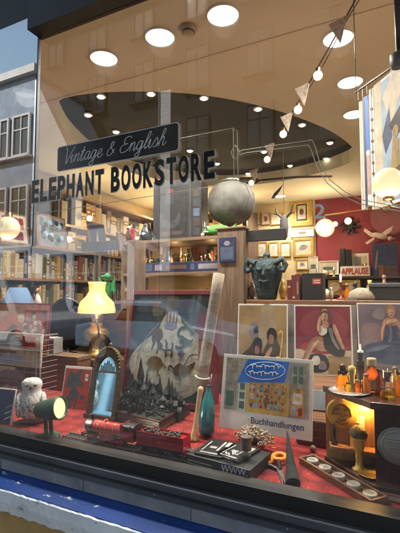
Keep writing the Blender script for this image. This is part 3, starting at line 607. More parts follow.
bp = N(tt,'ShaderNodeBump', Strength=.5, Distance=.003); tt.links.new(vo.outputs['Distance'], bp.inputs['Height']); tt.links.new(bp.outputs[0], bb.inputs['Normal'])
zb_ = H_*.10
MB().lathe([(r*H_*.92, zb_+z*H_*.9) for r, z in body_prof()], 32, 0, None, 1, .82).build('body', m_owl, owl)
for sd in (-1, 1):
    MB().ball((sd*H_*.245, H_*.02, H_*.42), (H_*.075, H_*.17, H_*.27), 18, 0, TR((0,0,0), .12, 0, 0)).build('wing', m_owl, owl)
    MB().ball((sd*H_*.085, -H_*.165, H_*.845), (H_*.026, H_*.02, H_*.013), 10).build('eye', M('owl_eye', (.02,.015,.01), .15), owl)
    MB().ball((sd*H_*.09, -H_*.157, H_*.868), (H_*.055, H_*.02, H_*.012), 10).build('brow', M('grey_feather', (.2,.19,.18), .8), owl)
    fm = MB()
    for k in range(3): fm.ball((sd*H_*.1+(k-1)*H_*.035, -H_*.12, H_*.12), (H_*.02, H_*.05, H_*.025), 8)
    fm.build('foot', M('grey_feather', (.2,.19,.18)), owl)
MB().lathe([(H_*.03,0),(H_*.02,-H_*.03),(0,-H_*.075)], 10, 0, TR((0,-H_*.195,H_*.82), -.3)).build('beak', m_black, owl)
MB().tube([(-H_*.36,0,H_*.055),(-.1*H_,-.02*H_,H_*.06),(H_*.12,0,H_*.055),(H_*.34,.01,H_*.05)], [H_*.04,H_*.062,H_*.058,H_*.04], 10).build('log', m_brown, owl)

# green spot lamp with a lit lens
sp = PZ(49, 437, ZP); s = S(sp)
lamp = thing('spot_lamp', 'small dark green spot lamp with glowing yellow lens on the window ledge', 'lamp', sp, 0)
ctr = P(48, 409, sp.y)-sp; lens = P(61, 405, sp.y-.03)-sp
ax = (lens-ctr).normalized(); ax = (RT*.93+Vector((0,0,.20))-FW*.30).normalized()
q = ax.to_track_quat('Z', 'Y').to_matrix().to_4x4(); L_ = 29*s; Rr = 11*s
hc = P(50, 409, sp.y)-sp; T = Matrix.Translation(hc) @ q
m_grn = M('green_enamel', (.035,.075,.055), .38, .1, .15, 25, .05)
MB().lathe([(0,-L_*.55),(Rr*.5,-L_*.54),(Rr*.74,-L_*.45),(Rr*.85,-L_*.2),(Rr*.97,L_*.2),(Rr*1.06,L_*.42),(Rr*1.04,L_*.45),(Rr*.93,L_*.44),(Rr*.9,L_*.36),(0,L_*.34)], 28, 0, T).build('head', m_grn, lamp)
MB().lathe([(0,L_*.40),(Rr*.5,L_*.395),(Rr*.9,L_*.37)], 28, 0, T).build('lens', E('lamp_lens', (1,.80,.28), 2.2), lamp)
yk = MB()
for sd in (-1, 1):
    p = hc+Vector((sd*Rr*.32, -.01, -Rr*.8)); yk.tube([p, (sd*Rr*.32, 0, .012)], 2.0*s, 8)
yk.build('bracket', m_grn, lamp); MB().lathe([(0,0),(11*s,0),(11*s,2.0*s),(9*s,3*s),(0,3.2*s)], 24).build('base', m_grn, lamp)

# gothic arched mirror
mr_ = PZ(101, 419, ZP); s = S(mr_)
mir = thing('arched_mirror', 'bronze gothic arched mirror with pointed top and blue tint imitating reflected sky', 'mirror', mr_, 0, None, (-.20, 0, .04))
def gpt(px, py): p = P(px, py, mr_.y+.05); return ((p.x-mr_.x), (p.z-mr_.z))
hw = 15.8*s/.9; hh_ = 71*s
def gothic(hw, h, spring, k=10):
    o = [(-hw, 0), (hw, 0)]
    for i in range(k+1):
        t_ = i/k; o.append((hw*(1-t_**1.6*1.0), spring+(h-spring)*math.sin(t_*PI/2)**.9 if t_ else spring))
    for i in range(k-1, -1, -1):
        t_ = i/k; o.append((-hw*(1-t_**1.6), spring+(h-spring)*math.sin(t_*PI/2)**.9 if t_ else spring))
    return o
outer_ = gothic(hw, hh_, hh_*.66); inner_ = [(x*.76, .03*hh_+z*.83) for x, z in outer_]
mb = MB(); n_ = len(outer_)
for y in (-.012, .012): mb.add([(x, y, z) for x, z in outer_]+[(x, y, z) for x, z in inner_], [(i, (i+1) % n_, n_+(i+1) % n_, n_+i) for i in range(n_)])
for lp in (outer_, inner_): mb.add([(x, -.012, z) for x, z in lp]+[(x, .012, z) for x, z in lp], [(i, (i+1) % n_, n_+(i+1) % n_, n_+i) for i in range(n_)])
m_bronze = M('dark_bronze', (.12,.085,.05), .45, .5, .35, 40, .3)
for x, z in outer_[1:n_]: mb.ball((x*.93, -.012, z*.985), (.006,.005,.008), 8)
mb.ball((0,0,hh_*1.02), (.010,.009,.016), 8); mb.box((0,0,-.0+.008), (hw*2.15,.04,.016))
mb.build('frame', m_bronze, mir)
tr_ = MB()
for i in range(5):
    x = (i-2)*hw*.2; tr_.tube([(x,-.006,hh_*.645),(x,-.006,hh_*.80-abs(i-2)*.012)], .0028, 6)
tr_.tube([(-hw*.68,-.006,hh_*.64),(hw*.68,-.006,hh_*.64)], .004, 6); tr_.build('tracery', m_bronze, mir)
m_mir, tt, bb = nt('sky_tinted_mirror_glass'); bb.inputs['Base Color'].default_value = (.42,.74,.90,1); bb.inputs['Metallic'].default_value = .9; bb.inputs['Roughness'].default_value = .05  # reflected sky is put into the blue base colour of the mirror
MB().pr([(x*1.02, z) for x, z in inner_], 0, .004).build('mirror_glass', m_mir, mir)

# framed crest picture and castle model
m_redfr = M('dark_red_frame', (.13,.015,.02), .4, 0, .2, 30, .05, coat=.4)
bl = P(116, 408, .46); br = P(197, 402, .46); tl = P(129, 293, .56)
o, w, h = board('framed_crest', 'large glazed frame with cream crest shield behind the castle model', 'framed picture', 120, 206, 291, 405, .68, .12, .0, thick=.03, edge=m_redfr)
k_vel = ink('night_blue_velvet', (.03,.045,.06), .4, 10, .8); k_sh = ink('quilted_cream', (.56,.52,.40), .3, 30, .8)
shield = [(.50,.95),(.60,.92),(.64,.84),(.72,.78),(.86,.72),(.97,.58),(1.0,.42),(.95,.24),(.82,.10),(.60,.03),(.40,.03),(.18,.12),(.04,.28),(.0,.42),(.10,.56),(.22,.66),(.34,.76),(.38,.86),(.42,.92)]
pol = [(R4(.045,.03,.955,.965),0),(R4(.05,.80,.95,.955),5),(EL(.3,.88,.05,.03),6),(EL(.47,.89,.05,.03),1),(EL(.66,.88,.05,.03),6),(R4(.42,.40,.56,.95),7),(R4(.80,.3,.95,.8),6),(SP([(u*.92+.04, v*.82+.02) for u, v in shield]),1),(SP([(.5+(u-.5)*.80, .40+(v-.45)*.64) for u, v in shield]),2),(R4(.44,.70,.57,.82),3),(R4(.455,.715,.475,.805),2),(R4(.495,.715,.515,.805),2),(R4(.535,.715,.555,.805),2),(EL(.5,.68,.08,.035),3)]
k_dkg = ink('dark_green', (.03,.07,.05)); k_bad = ink('umber', (.22,.13,.05))
crest_beasts = [(SP([(.30,.62),(.34,.66),(.40,.64),(.42,.58),(.39,.54),(.43,.50),(.41,.46),(.37,.49),(.35,.54),(.31,.52),(.29,.56)]),4),(sq([(.41,.48),(.47,.46),(.48,.52),(.45,.55)],.006),4),(sq([(.33,.53),(.30,.46)],.008),4),(sq([(.38,.50),(.37,.43)],.008),4),(sq([(.32,.64),(.28,.60)],.007),4),
 (sq([(.58,.50),(.64,.49),(.70,.53),(.66,.58),(.60,.60),(.62,.66),(.70,.67),(.74,.64)],.012),9),(SP([(.62,.55),(.68,.58),(.74,.56),(.78,.58),(.74,.52),(.66,.52)]),9),(SP([(.73,.66),(.78,.66),(.79,.62),(.74,.61)]),9),
 (SP([(.26,.34),(.32,.40),(.42,.39),(.45,.33),(.40,.30),(.30,.30)]),10),(sq([(.44,.35),(.50,.31)],.009),10),(sq([(.30,.31),(.28,.25),(.31,.23)],.008),10),(sq([(.40,.31),(.41,.25),(.44,.24)],.008),10),
 (SP([(.58,.30),(.64,.36),(.72,.34),(.82,.38),(.78,.31),(.70,.27),(.62,.25)]),4),(sq([(.60,.30),(.54,.33),(.53,.29)],.009),4),(sq([(.66,.27),(.67,.21)],.007),4),(sq([(.70,.34),(.76,.43),(.84,.44)],.007),4)]
pol += crest_beasts
pol += [(sq([(.14,.30),(.16,.46),(.26,.60),(.36,.70)],.004),11),(sq([(.86,.26),(.90,.44),(.82,.60),(.66,.72)],.004),11),(sq([(.24,.14),(.5,.09),(.78,.15)],.004),11)]
pol += [(R4(.47,.40,.49,.53),4),(R4(.54,.40,.56,.53),4),(R4(.49,.455,.54,.475),4),(EL(.66,.44,.04,.03),8)]
pic(o, w, h, pol, [k_vel, k_sh, ink('quilted_light', (.64,.61,.50), .3, 40, .8), ink('lilac', (.25,.22,.36)), k_brown, ink('frieze', (.06,.08,.09), .5, 16), k_maroon, ink('old_gold', (.28,.22,.10), .4, 14), k_violet, k_dkg, k_bad, ink('stitch', (.34,.30,.2))])
fm = MB(); b_ = .028
for (a_, c_) in (((-w/2,-.03,0),(-w/2+b_*.6,0,h)),((w/2-b_*.6,-.03,0),(w/2,0,h)),((-w/2+b_*.6,-.03,h-b_),(w/2-b_*.6,0,h)),((-w/2+b_*.6,-.03,0),(w/2-b_*.6,0,b_))): fm.bb(a_, c_)
fm.build('frame', [m_redfr], o, bev=.003)
MB().bb((-w/2+b_*.6,-.024,b_),(w/2-b_*.6,-.021,h-b_)).build('glass_pane', m_clear, o)

A, B, C_ = PZ(101,418,ZP), PZ(160,433,ZP), PZ(190,414,ZP); D = (A+C_)/2+Vector((-.06,.085,0))
cen = (A+C_)/2
ca = thing('castle_model', 'dark grey castle model with many spires on a mahogany plinth', 'castle model', cen)
q4 = [p-cen for p in (A, B, C_, D)]
def lv(z, k): return [p*k+Vector((0,0,z)) for p in q4]
MB().hexa(lv(0,1), lv(.018,1)).hexa(lv(.018,.97), lv(.040,.93)).hexa(lv(.040,.97), lv(.048,.97)).build('plinth', m_dwood, ca, bev=.002)
zt0 = .048; m_cas = M('castle_stone', (.020,.023,.019), .9, 0, .5, 60, .2); m_casr = M('castle_roof', (.018,.021,.022), .5, 0, .4, 60, .3)
rkm = MB(); e1, e2 = (q4[1]-q4[0])*.46, (q4[2]-q4[1])*.46
G_ = 15; vs = []
for i in range(G_):
    for j in range(G_):
        a_, b2 = 2*i/(G_-1)-1, 2*j/(G_-1)-1
        hgt = max(0, 1-max(abs(a_), abs(b2))**2)*.032*(.7+.6*random.random()); vs.append(e1*a_+e2*b2+Vector((0,0,zt0+hgt)))
tri = [p*.93 for p in q4[:3]]
for k in range(330):
    a_, b2 = random.random(), random.random()
    if a_+b2 > 1: a_, b2 = 1-a_, 1-b2
    c = tri[0]*(1-a_-b2)+tri[1]*a_+tri[2]*b2; c = c+Vector((-.012,.018,0))*random.random()
    u = c.x/.17; prof_ = max(.0, 1-abs(u+.05)**1.4); edge = min(1-a_-b2, a_+.25, b2+.0)+.10
    hq = min(.014+.10*prof_*random.uniform(.45,1.0)*min(1, edge*3.2), .125); rq = random.uniform(.004,.009)
    rkm.lathe([(rq*1.25,zt0-.002),(rq,zt0+hq*.55),(rq*.8,zt0+hq*.86),(0,zt0+hq)], random.choice([4,5,6]), 0, Matrix.Translation((c.x,c.y,0)) @ Matrix.Rotation(random.random(),4,'Z'), sm=False)
rkm.add(vs, [(i*G_+j, (i+1)*G_+j, (i+1)*G_+j+1, i*G_+j+1) for i in range(G_-1) for j in range(G_-1)]); rkm.build('rock', m_cas, ca)
sc_ = S(cen)
def tower(px, top_px, Y, rpx, roofk=.45, sq_=False):
    p = P(px, top_px, Y)-cen; z1 = p.z; r = rpx*sc_; z0 = zt0+.01; hb = max(.015, (z1-z0)); rz_ = hb*roofk
    b0 = MB(); n_ = 4 if sq_ else 10
    b0.lathe([(r,z0),(r*.95,z1-rz_-r*.5),(r*1.15,z1-rz_-r*.3),(r*1.15,z1-rz_)], n_, 0, Matrix.Translation((p.x,p.y,0)) @ Matrix.Rotation(PI/4,4,'Z'), sm=False); t_ = b0.build('tower', m_cas, ca)
    MB().lathe([(r*1.3,z1-rz_),(r*.6,z1-rz_*.5),(r*.12,z1-.004),(0,z1)], n_, 0, Matrix.Translation((p.x,p.y,0)) @ Matrix.Rotation(PI/4,4,'Z'), sm=False).build('roof', m_casr, t_)
yc = cen.y
for a_ in [(141,357,yc+.02,3.2,.45),(147,372,yc+.0,2.4,.5),(136,378,yc,2.6,.5),(153,384,yc,3.4,.4),(160,376,yc+.03,2.2,.5),(166,386,yc+.02,3,.4),(172,380,yc+.03,2,.55),(178,392,yc+.03,2.6,.45),(130,390,yc-.01,2.6,.5),(124,398,yc,2.2,.5),(118,402,yc,2.2,.5),(146,396,yc-.05,2.8,.5),(158,398,yc-.05,2.6,.5),(168,400,yc-.03,2.4,.5),(138,402,yc-.05,2,.5),(184,400,yc+.03,2,.5),(133,372,yc+.03,2.4,.5),(128,380,yc+.02,2,.45),(144,382,yc-.02,3.6,.3),(150,377,yc+.03,2.2,.55),(156,390,yc-.04,2.4,.5),(163,394,yc-.05,3,.35),(169,376,yc+.035,2.2,.5),(175,386,yc+.02,2.4,.5),(181,394,yc+.03,2,.5),(121,390,yc+.0,2.4,.5),(113,402,yc+.02,2,.5),(134,388,yc-.04,3,.35),(141,391,yc-.06,2.6,.4),(152,402,yc-.07,2.4,.4),(162,404,yc-.07,2.2,.4),(171,396,yc-.03,2.2,.5)]: tower(*a_)
for k in range(34):
    u = random.uniform(-.86, .86); fr_ = random.random(); px_ = 145+u*38; Yk = yc-.115*(1-abs(u))*fr_+.03+.02*random.random()
    peak = 362+44*abs(u+.08)**.8+random.uniform(0,22)+14*fr_
    tower(px_, min(peak, 412), Yk, random.uniform(2.2,4.4), random.uniform(.12,.42), random.random() < .5)
for x0_, x1_, tp, y_, dz_ in ((112,182,414,yc+.01,.07),(122,176,404,yc+.03,.05),(129,166,394,yc+.03,.045),(135,157,383,yc+.03,.04)):
    pa_, pb_ = P(x0_, tp, y_)-cen, P(x1_, tp, y_)-cen; kp = MB(); hz_ = (pa_.z+pb_.z)/2; kp.bb((pa_.x,y_-cen.y-dz_/2,zt0+.004),(pb_.x,y_-cen.y+dz_/2,hz_))
    nb = int((pb_.x-pa_.x)/.012)
    for q in range(nb):
        xq = pa_.x+(pb_.x-pa_.x)*(q+.5)/nb
        kp.bb((xq-.0035,y_-cen.y-dz_/2,hz_),(xq+.0035,y_-cen.y-dz_/2+.004,hz_+.006)); kp.bb((xq-.002,y_-cen.y-dz_/2-.002,hz_-.022),(xq+.002,y_-cen.y-dz_/2-.0003,hz_-.008), 1)
    kp.build('keep', [m_cas, m_casr], ca)
for x0_, x1_, tp in ((118,140,400),(128,150,392),(140,160,396),(126,150,402),(142,160,406),(152,178,401),(160,182,408)):
    pa_, pb_ = P(x0_, tp, yc-.03)-cen, P(x1_, tp, yc)-cen; hgt = pa_.z; d = pb_-pa_; an = math.atan2(d.y, d.x)
    T_ = Matrix.Translation((pa_.x, pa_.y, 0)) @ Matrix.Rotation(an, 4, 'Z')
    MB().bb((0,-.015,zt0+.005),(d.length,.015,hgt-.012), 0, T_).add([(0,-.018,hgt-.012),(0,.018,hgt-.012),(0,0,hgt+.008),(d.length,-.018,hgt-.012),(d.length,.018,hgt-.012),(d.length,0,hgt+.008)], [(0,1,2),(3,5,4),(0,3,4,1),(1,4,5,2),(2,5,3,0)], 1, False, T_).build('castle_hall', [m_cas, m_casr], ca)

# ------------------------------------------------------------------ model train
YT = .115
def tx(px, py=440): return P(px, py, YT).x
track = thing('model_track', 'black model railway track with steel rails running along the ledge', 'track', (tx(120), YT, ZP))
x0_, x1_ = tx(66)-tx(120), tx(203)-tx(120); tk = MB(); k = 0
x = x0_
while x < x1_: tk.bb((x,-.034,0),(x+.008,.034,.005)); x += .0165
tk.bb((x0_,-.03,0),(x1_,.03,.002)); tk.build('sleepers', M('black_sleeper', (.02,.02,.02), .6), track)
for sd in (-1, 1): MB().bb((x0_,sd*.021-.0015,.005),(x1_,sd*.021+.0015,.010)).build('rail', m_silver, track)
m_loco = M('crimson_loco_paint', (.36,.012,.022), .28, 0, .08, 20, .02, coat=.5); m_lblk = M('loco_black', (.012,.012,.013), .35, 0, .2, 20, .03)
lx0, lx1 = tx(86, 428), tx(139, 430); Ll = lx1-lx0; hs = Ll/.30
loco = thing('steam_locomotive', 'crimson model steam locomotive facing left with black smokebox', 'model train', ((lx0+lx1)/2, YT, ZP+.0105), 0)
hL = Ll/2; rb = .029*hs; zc = .062*hs
Tb = TR((0,0,zc), 0, PI/2, 0)
MB().lathe([(rb,-hL*.62),(rb,hL*.30),(rb*1.12,hL*.45),(rb*1.12,hL*.50)], 24, 0, Tb).build('boiler', m_loco, loco)
MB().lathe([(0,-hL*.92),(rb*.5,-hL*.915),(rb*.85,-hL*.90),(rb*1.04,-hL*.88),(rb*1.04,-hL*.62)], 24, 0, Tb).build('smokebox', m_lblk, loco)
MB().lathe([(rb*.34,zc+rb*.8),(rb*.30,zc+rb*1.5),(rb*.40,zc+rb*1.65),(rb*.40,zc+rb*1.72)], 14, 0, TR((-hL*.76,0,0))).build('chimney', m_lblk, loco)
MB().lathe([(rb*.36,zc+rb*.8),(rb*.34,zc+rb*1.15),(rb*.2,zc+rb*1.32),(0,zc+rb*1.36)], 14, 0, TR((-hL*.2,0,0))).build('dome', m_loco, loco)
cb = MB(); cb.bb((hL*.48,-rb*1.15,.034*hs),(hL*.52,rb*1.15,zc+rb*1.3)); 
for sd in (-1,1):
    y = sd*rb*1.15; cb.bb((hL*.52,y-.001,.034*hs),(hL*.95,y+.001,zc+rb*.35)); cb.bb((hL*.52,y-.001,zc+rb*.35),(hL*.60,y+.001,zc+rb*1.25)); cb.bb((hL*.82,y-.001,zc+rb*.35),(hL*.88,y+.001,zc+rb*1.25))
cb.lathe([(rb*1.3,-hL*.0),(rb*1.3,hL*.48)], 20, 1, TR((hL*.48,0,zc+rb*.95), 0, PI/2, 0), .28, 1); cb.build('cab', [m_loco, m_lblk], loco)
fb = MB(); fb.bb((-hL*.95,-rb*1.2,.030*hs),(hL*.95,rb*1.2,.034*hs), 0)
for sd in (-1,1): fb.bb((-hL*.3,sd*rb*1.12-.003,.034*hs),(hL*.2,sd*rb*1.12+.003,.046*hs), 1)
fb.bb((-hL*.99,-rb*1.2,.018*hs),(-hL*.94,rb*1.2,.036*hs), 1); fb.build('running_plate', [m_lblk, m_loco], loco)
for px_, r_ in ((-.72,.010),(-.52,.010),(-.18,.019),(.12,.019),(.42,.019)):
    for sd in (-1,1):
        w_ = MB(); Tw = TR((px_*hL, sd*rb*.8, r_*hs), PI/2); w_.lathe([(0,-.003),(r_*hs*.35,-.0035),(r_*hs*.4,-.001),(r_*hs*.8,-.001),(r_*hs,-.003),(r_*hs,.003),(0,.003)], 18, 0, Tw)
        w_.build('wheel', m_loco if r_ > .015 else m_lblk, loco)
for sd in (-1,1):
    MB().bb((-hL*.18,sd*rb*.95-.0015,.016*hs),(hL*.42,sd*rb*.95+.0015,.020*hs)).bb((-hL*.6,sd*rb*.97-.0015,.018*hs),(hL*.12,sd*rb*.97+.0015,.021*hs)).build('coupling_rod', m_silver, loco)
    MB().lathe([(rb*.3,-.02*hs),(rb*.3,.02*hs)], 12, 0, TR((-hL*.62,sd*rb*.95,.024*hs),0,PI/2)).build('cylinder', m_loco, loco)
for px_ in (-.4,-.1,.2): MB().lathe([(rb*1.015,-.0015),(rb*1.03,0),(rb*1.015,.0015)], 24, 0, TR((px_*hL,0,zc),0,PI/2)).build('boiler_band', m_brass, loco)
t0, t1 = tx(141, 430), tx(187, 440); tL = (t1-t0)/2
ten = thing('coal_tender', 'crimson coal tender with small gold emblem coupled behind the locomotive', 'model train', ((t0+t1)/2, YT, ZP+.0105), 0)
tb = MB(); tw_ = rb*1.2; tb.bb((-tL,-tw_,.030*hs),(tL,tw_,.078*hs)); tb.build('body', m_loco, ten, bev=.0015)
rm = MB()
for a_, b3 in (((-tL,-tw_,.078*hs),(tL,-tw_+.002,.086*hs)),((-tL,tw_-.002,.078*hs),(tL,tw_,.086*hs)),((tL-.002,-tw_+.002,.078*hs),(tL,tw_-.002,.086*hs))): rm.bb(a_, b3)
rm.build('coping', m_loco, ten)
cm = MB()
for _ in range(70): cm.ball((random.uniform(-tL*.9,tL*.75),random.uniform(-tw_*.8,tw_*.8),.078*hs+random.uniform(0,.006)), random.uniform(.004,.007), 6)
cm.build('coal', M('coal', (.012,.012,.012), .4, 0, .3, 60, .3), ten)
MB().bb((-tL*1.04,-tw_,.024*hs),(tL*1.04,tw_,.030*hs)).build('chassis', m_lblk, ten)
em = MB(); em.pr([(-.012,.054*hs),(0,.049*hs),(.012,.054*hs),(.004,.054*hs),(0,.060*hs),(-.004,.054*hs)], -tw_-.0008, -tw_-.0002); em.build('emblem', m_gold, ten)
ln = MB()
for a_, b3 in (((-tL*.92,-tw_-.0006,.036*hs),(tL*.92,-tw_-.0001,.0368*hs)),((-tL*.92,-tw_-.0006,.0722*hs),(tL*.92,-tw_-.0001,.073*hs))): ln.bb(a_, b3)
ln.build('gold_lining', m_gold, ten)
for px_ in (-.65,0,.65):
    for sd in (-1,1): MB().lathe([(.012*hs,-.003),(.012*hs,.003)], 16, 0, TR((px_*tL, sd*rb*.85, .012*hs), PI/2)).build('wheel', m_lblk, ten)
wg = thing('flat_wagon', 'tiny red and silver flat wagon coupled to the tender end', 'model train', (tx(194,443), YT, ZP+.0105))
MB().bb((-.03,-.02,.014),(.03,.02,.022)).build('deck', m_loco, wg); MB().bb((-.028,-.012,.022),(.028,.012,.030)).build('load', m_silver, wg)
for px_ in (-.02,.02):
    for sd in (-1,1): MB().lathe([(.007,-.002),(.007,.002)], 12, 0, TR((px_, sd*.018, .007), PI/2)).build('wheel', m_lblk, wg)

# ------------------------------------------------------------------ centre small things
def lean_thing(name, label, cat, pbot, ptop, Y, dY=0, z=None):
    a_ = P(*pbot, Y) if z is None else PZ(*pbot, z); b_ = P(*ptop, a_.y+dY); d = b_-a_
    o = thing(name, label, cat, a_); o.rotation_mode = 'QUATERNION'; o.rotation_quaternion = d.to_track_quat('Z', 'Y'); return o, d.length, S(a_)
o, L_, s = lean_thing('turned_handle', 'pale turned wooden handle standing beside the teal bottle', 'handle', (193,441), (201,386), 0, .05, ZP)
MB().lathe([(0,0),(4.6*s,.0),(5*s,L_*.04),(3.4*s,L_*.09),(3.6*s,L_*.12),(2.5*s,L_*.18),(2.2*s,L_*.5),(2.6*s,L_*.86),(3.2*s,L_*.93),(2.4*s,L_*.98),(0,L_)], 20).build('shaft', M('bone_wood', (.50,.36,.19), .5, 0, .25, 20, .1, None, (4,4,1)), o)
o, L_, s = lean_thing('teal_bottle', 'tall teal glass bottle with slim neck leaning by the calendar', 'bottle', (206,437), (209,385), 0, .03, ZP)
MB().lathe([(0,0),(6.5*s,.01),(8.3*s,L_*.12),(8.2*s,L_*.4),(6*s,L_*.68),(3.2*s,L_*.85),(2.4*s,L_*.9),(2.4*s,L_*.97),(0,L_*.97)], 24).build('body', M('teal_glass', (.004,.10,.12), .12, 0, .5, 14, .03, (.01,.22,.24), (1,1,.4), .6), o)
MB().lathe([(2.8*s,L_*.965),(3*s,L_),(0,L_*1.005)], 14).build('stopper', m_black, o)
o, L_, s = lean_thing('newspaper_roll', 'tall rolled newspaper tied with a white ribbon leaning on the oak post', 'newspaper', (201,386), (219,274), .42, .10)
o.location = P(201,386,.42)
MB().lathe([(0,0),(5.6*s,0),(6*s,L_*.2),(5.8*s,L_*.8),(6.1*s,L_),(5.2*s,L_+.001),(2.6*s,L_-.004),(0,L_-.004)], 20).build('paper', M('newsprint', (.36,.30,.24), .85, 0, .12, 30, .05), o)
nm = MB()
for i in range(40):
    z = L_*(.12+.8*i/40)
    for j in range(10):
        if random.random() < .75:
            a0 = j*.6+random.uniform(-.08,.08); wd = random.uniform(.12,.3); r_ = 6.12*s; hh2 = L_*.006 if not i % 2 else L_*.004
            nm.add([(r_*math.cos(a0),r_*math.sin(a0),z),(r_*math.cos(a0+wd),r_*math.sin(a0+wd),z),(r_*math.cos(a0+wd),r_*math.sin(a0+wd),z+hh2),(r_*math.cos(a0),r_*math.sin(a0),z+hh2)], [(0,1,2,3)])
nm.build('print', k_brown, o)
MB().tube([(7.3*s*math.cos(a_),7.3*s*math.sin(a_),L_*.07+.004*math.sin(a_*2)) for a_ in [2*PI*k/20 for k in range(21)]], .003, 6).tube([(0,-7.5*s,L_*.07),(.016,-8.5*s,L_*.11),(.02,-8*s,L_*.05),(0,-7.5*s,L_*.07),(-.016,-8.5*s,L_*.11),(-.02,-8*s,L_*.04),(0,-7.5*s,L_*.07)], .0022, 5).build('ribbon', m_white, o)
# support under the roll: tall red book
o, w, h = board('book', 'narrow dark red book standing behind the rolled newspaper', 'book', 197, 216, 330, 404, .62, .02, .0, thick=.03, edge=k_maroon)

# black gift box with booklets and glass
a_, b_, c_ = PZ(187,466,ZP), PZ(250,484,ZP), None
dirx = (b_-a_); an = math.atan2(dirx.y, dirx.x); wbx = dirx.length; dep = .17
gb = thing('black_box', 'flat black cardboard box with pale lines on its front near the glass', 'box', a_, an); hb = .042
MB().bb((0,.0,0),(wbx,dep,hb)).build('body', m_black, gb, bev=.002)
MB().bb((.004,-.0015,.012),(wbx*.42,-.0002,.0145)).bb((.004,-.0015,.022),(wbx*.42,-.0002,.0245)).build('pale_line', k_cream, gb)
def onbox(u, v, z=0): return Matrix.Translation(a_) @ Matrix.Rotation(an, 4, 'Z') @ Vector((u*wbx, v*dep, hb+z))
for lab, u, v, rz_, ww_, dd_, z in [('black booklet with white title bars lying on the black box, nearest the handle', .28,.5,.12,.10,.15,.0005),('black booklet with grey cover panel lying on the black box, nearest the shot glass', .62,.55,-.1,.10,.14,.0005)]:
    bk = thing('booklet', lab, 'booklet', onbox(u, v, z), an+rz_)
    MB().bb((-ww_/2,-dd_/2,0),(ww_/2,dd_/2,.009)).build('cover', m_lblk, bk, bev=.001)
    pm = MB()
    for (x0q,y0q,x1q,y1q) in ((-.36,-.42,.30,-.36),(-.2,-.1,.05,.02),(.12,-.2,.2,.38),(-.38,-.3,-.33,.3),(.26,.1,.40,.4)): pm.bb((x0q*ww_,y0q*dd_,.0092),(x1q*ww_,y1q*dd_,.0097))
    pm.build('cover_print', ink('print_grey', (.36,.36,.34)), bk)
p = onbox(.80,.42); sg = thing('shot_glass', 'small shot glass with brown label on the black box', 'glass', p); s = S(p)
MB().lathe([(0,0),(4.6*s,0),(5*s,.5*s),(5.4*s,24*s),(5.0*s,24*s),(4.6*s,4*s),(0,3.5*s)], 22).build('bowl', m_clear, sg); MB().lathe([(5.25*s,9*s),(5.5*s,22*s)], 22).build('label', ink('brown_label', (.14,.09,.07), .4, 60), sg)
p = onbox(.66,.22); gd = thing('glass_dish', 'shallow clear glass dish on the black box front', 'dish', p)
MB().lathe([(0,0),(7*s,0),(10*s,5*s),(9.4*s,5*s),(6.5*s,1*s),(0,1*s)], 26).build('bowl', glass('thick_glass', (.82,.84,.82), .10, .05), gd)

# dried flowers
p = PZ(253, 450, ZP); fl = thing('dried_flowers', 'bunch of dried whitish flowers in a low red bowl before the calendar', 'flowers', p); s = S(p)
MB().lathe([(0,0),(8*s,0),(12*s,4*s),(12.5*s,8*s),(11.5*s,8*s),(0,6*s)], 24).build('bowl', M('red_bowl', (.20,.03,.03), .4), fl)
fm = MB(); sm_ = MB()
for _ in range(150):
    a0 = random.uniform(0, 2*PI); e0 = random.uniform(.15, 1.45); rr_ = (12+8*random.random())*s
    c = Vector((math.cos(a0)*math.cos(e0)*rr_*1.05, math.sin(a0)*math.cos(e0)*rr_*.7, 7*s+math.sin(e0)*rr_*.78))
    sm_.tube([(c.x*.25,c.y*.25,6*s), c*.7+Vector((0,0,.004)), c], .0007, 4)
    for _k in range(4):
        dv = Vector([random.uniform(-1,1)*2.0*s for _q in range(3)]); fm.ball(c+dv, random.uniform(.6,1.4)*s, 6, random.choice([0,0,1]))
fm.build('blossom', [M('dried_white', (.50,.42,.33), .9), M('dried_beige', (.30,.20,.13), .9)], fl); sm_.build('stem', M('dried_stem', (.25,.17,.09), .9), fl)

# scissors
p = PZ(284, 482, ZP+.004); q_ = PZ(271, 462, ZP+.004); s = S(p)
sc = thing('scissors', 'black scissors with two orange finger loops lying on the carpet', 'scissors', p)
pv_ = PZ(280,471,ZP+.004)-p
for (lx, ly, tip, nmz) in ((264.5,461,(283,485),0),(279.5,458.5,(285.5,485),.004)):
    c = PZ(lx, ly, ZP+.01)-p; tp = PZ(*tip, ZP+.006)-p; rx_ = 7*s
    lp = MB(); lp.tube([(c.x+rx_*math.cos(2*PI*k/20), c.y+rx_*1.25*math.sin(2*PI*k/20), c.z+nmz+.002) for k in range(21)], 2.6*s, 8); lp.build('finger_loop', M('orange_plastic', (.75,.25,.03), .35, 0, .1, 20, 0), sc)
    MB().tube([c+Vector((0,-rx_*1.2,nmz)), pv_*.5+c*.5+Vector((0,-.004,nmz)), pv_+Vector((0,0,nmz))], [2.6*s,2.4*s,2*s], 8).build('shank', m_lblk, sc)
    d = (tp-pv_); nn = Vector((-d.y, d.x, 0)).normalized()*3.2*s
    MB().hexa([pv_+nn+Vector((0,0,nmz-.001)), pv_-nn+Vector((0,0,nmz-.001)), tp+Vector((0,0,nmz-.001))], [pv_+nn+Vector((0,0,nmz+.001)), pv_-nn+Vector((0,0,nmz+.001)), tp+Vector((0,0,nmz+.001))]).build('blade', m_silver, sc)
p = PZ(293, 486, ZP); o = thing('witch_hat_cone', 'slim pointed black felt cone lying towards the glass on the carpet', 'cone', p)
tp = P(287, 431, p.y+.16)-p
MB().tube([(0,0,.008), tp*.35, tp*.7, tp], [7.5*s,5*s,2.6*s,.5*s], 16).build('cone', M('black_felt', (.012,.012,.014), .9, 0, .3, 80, .2), o)
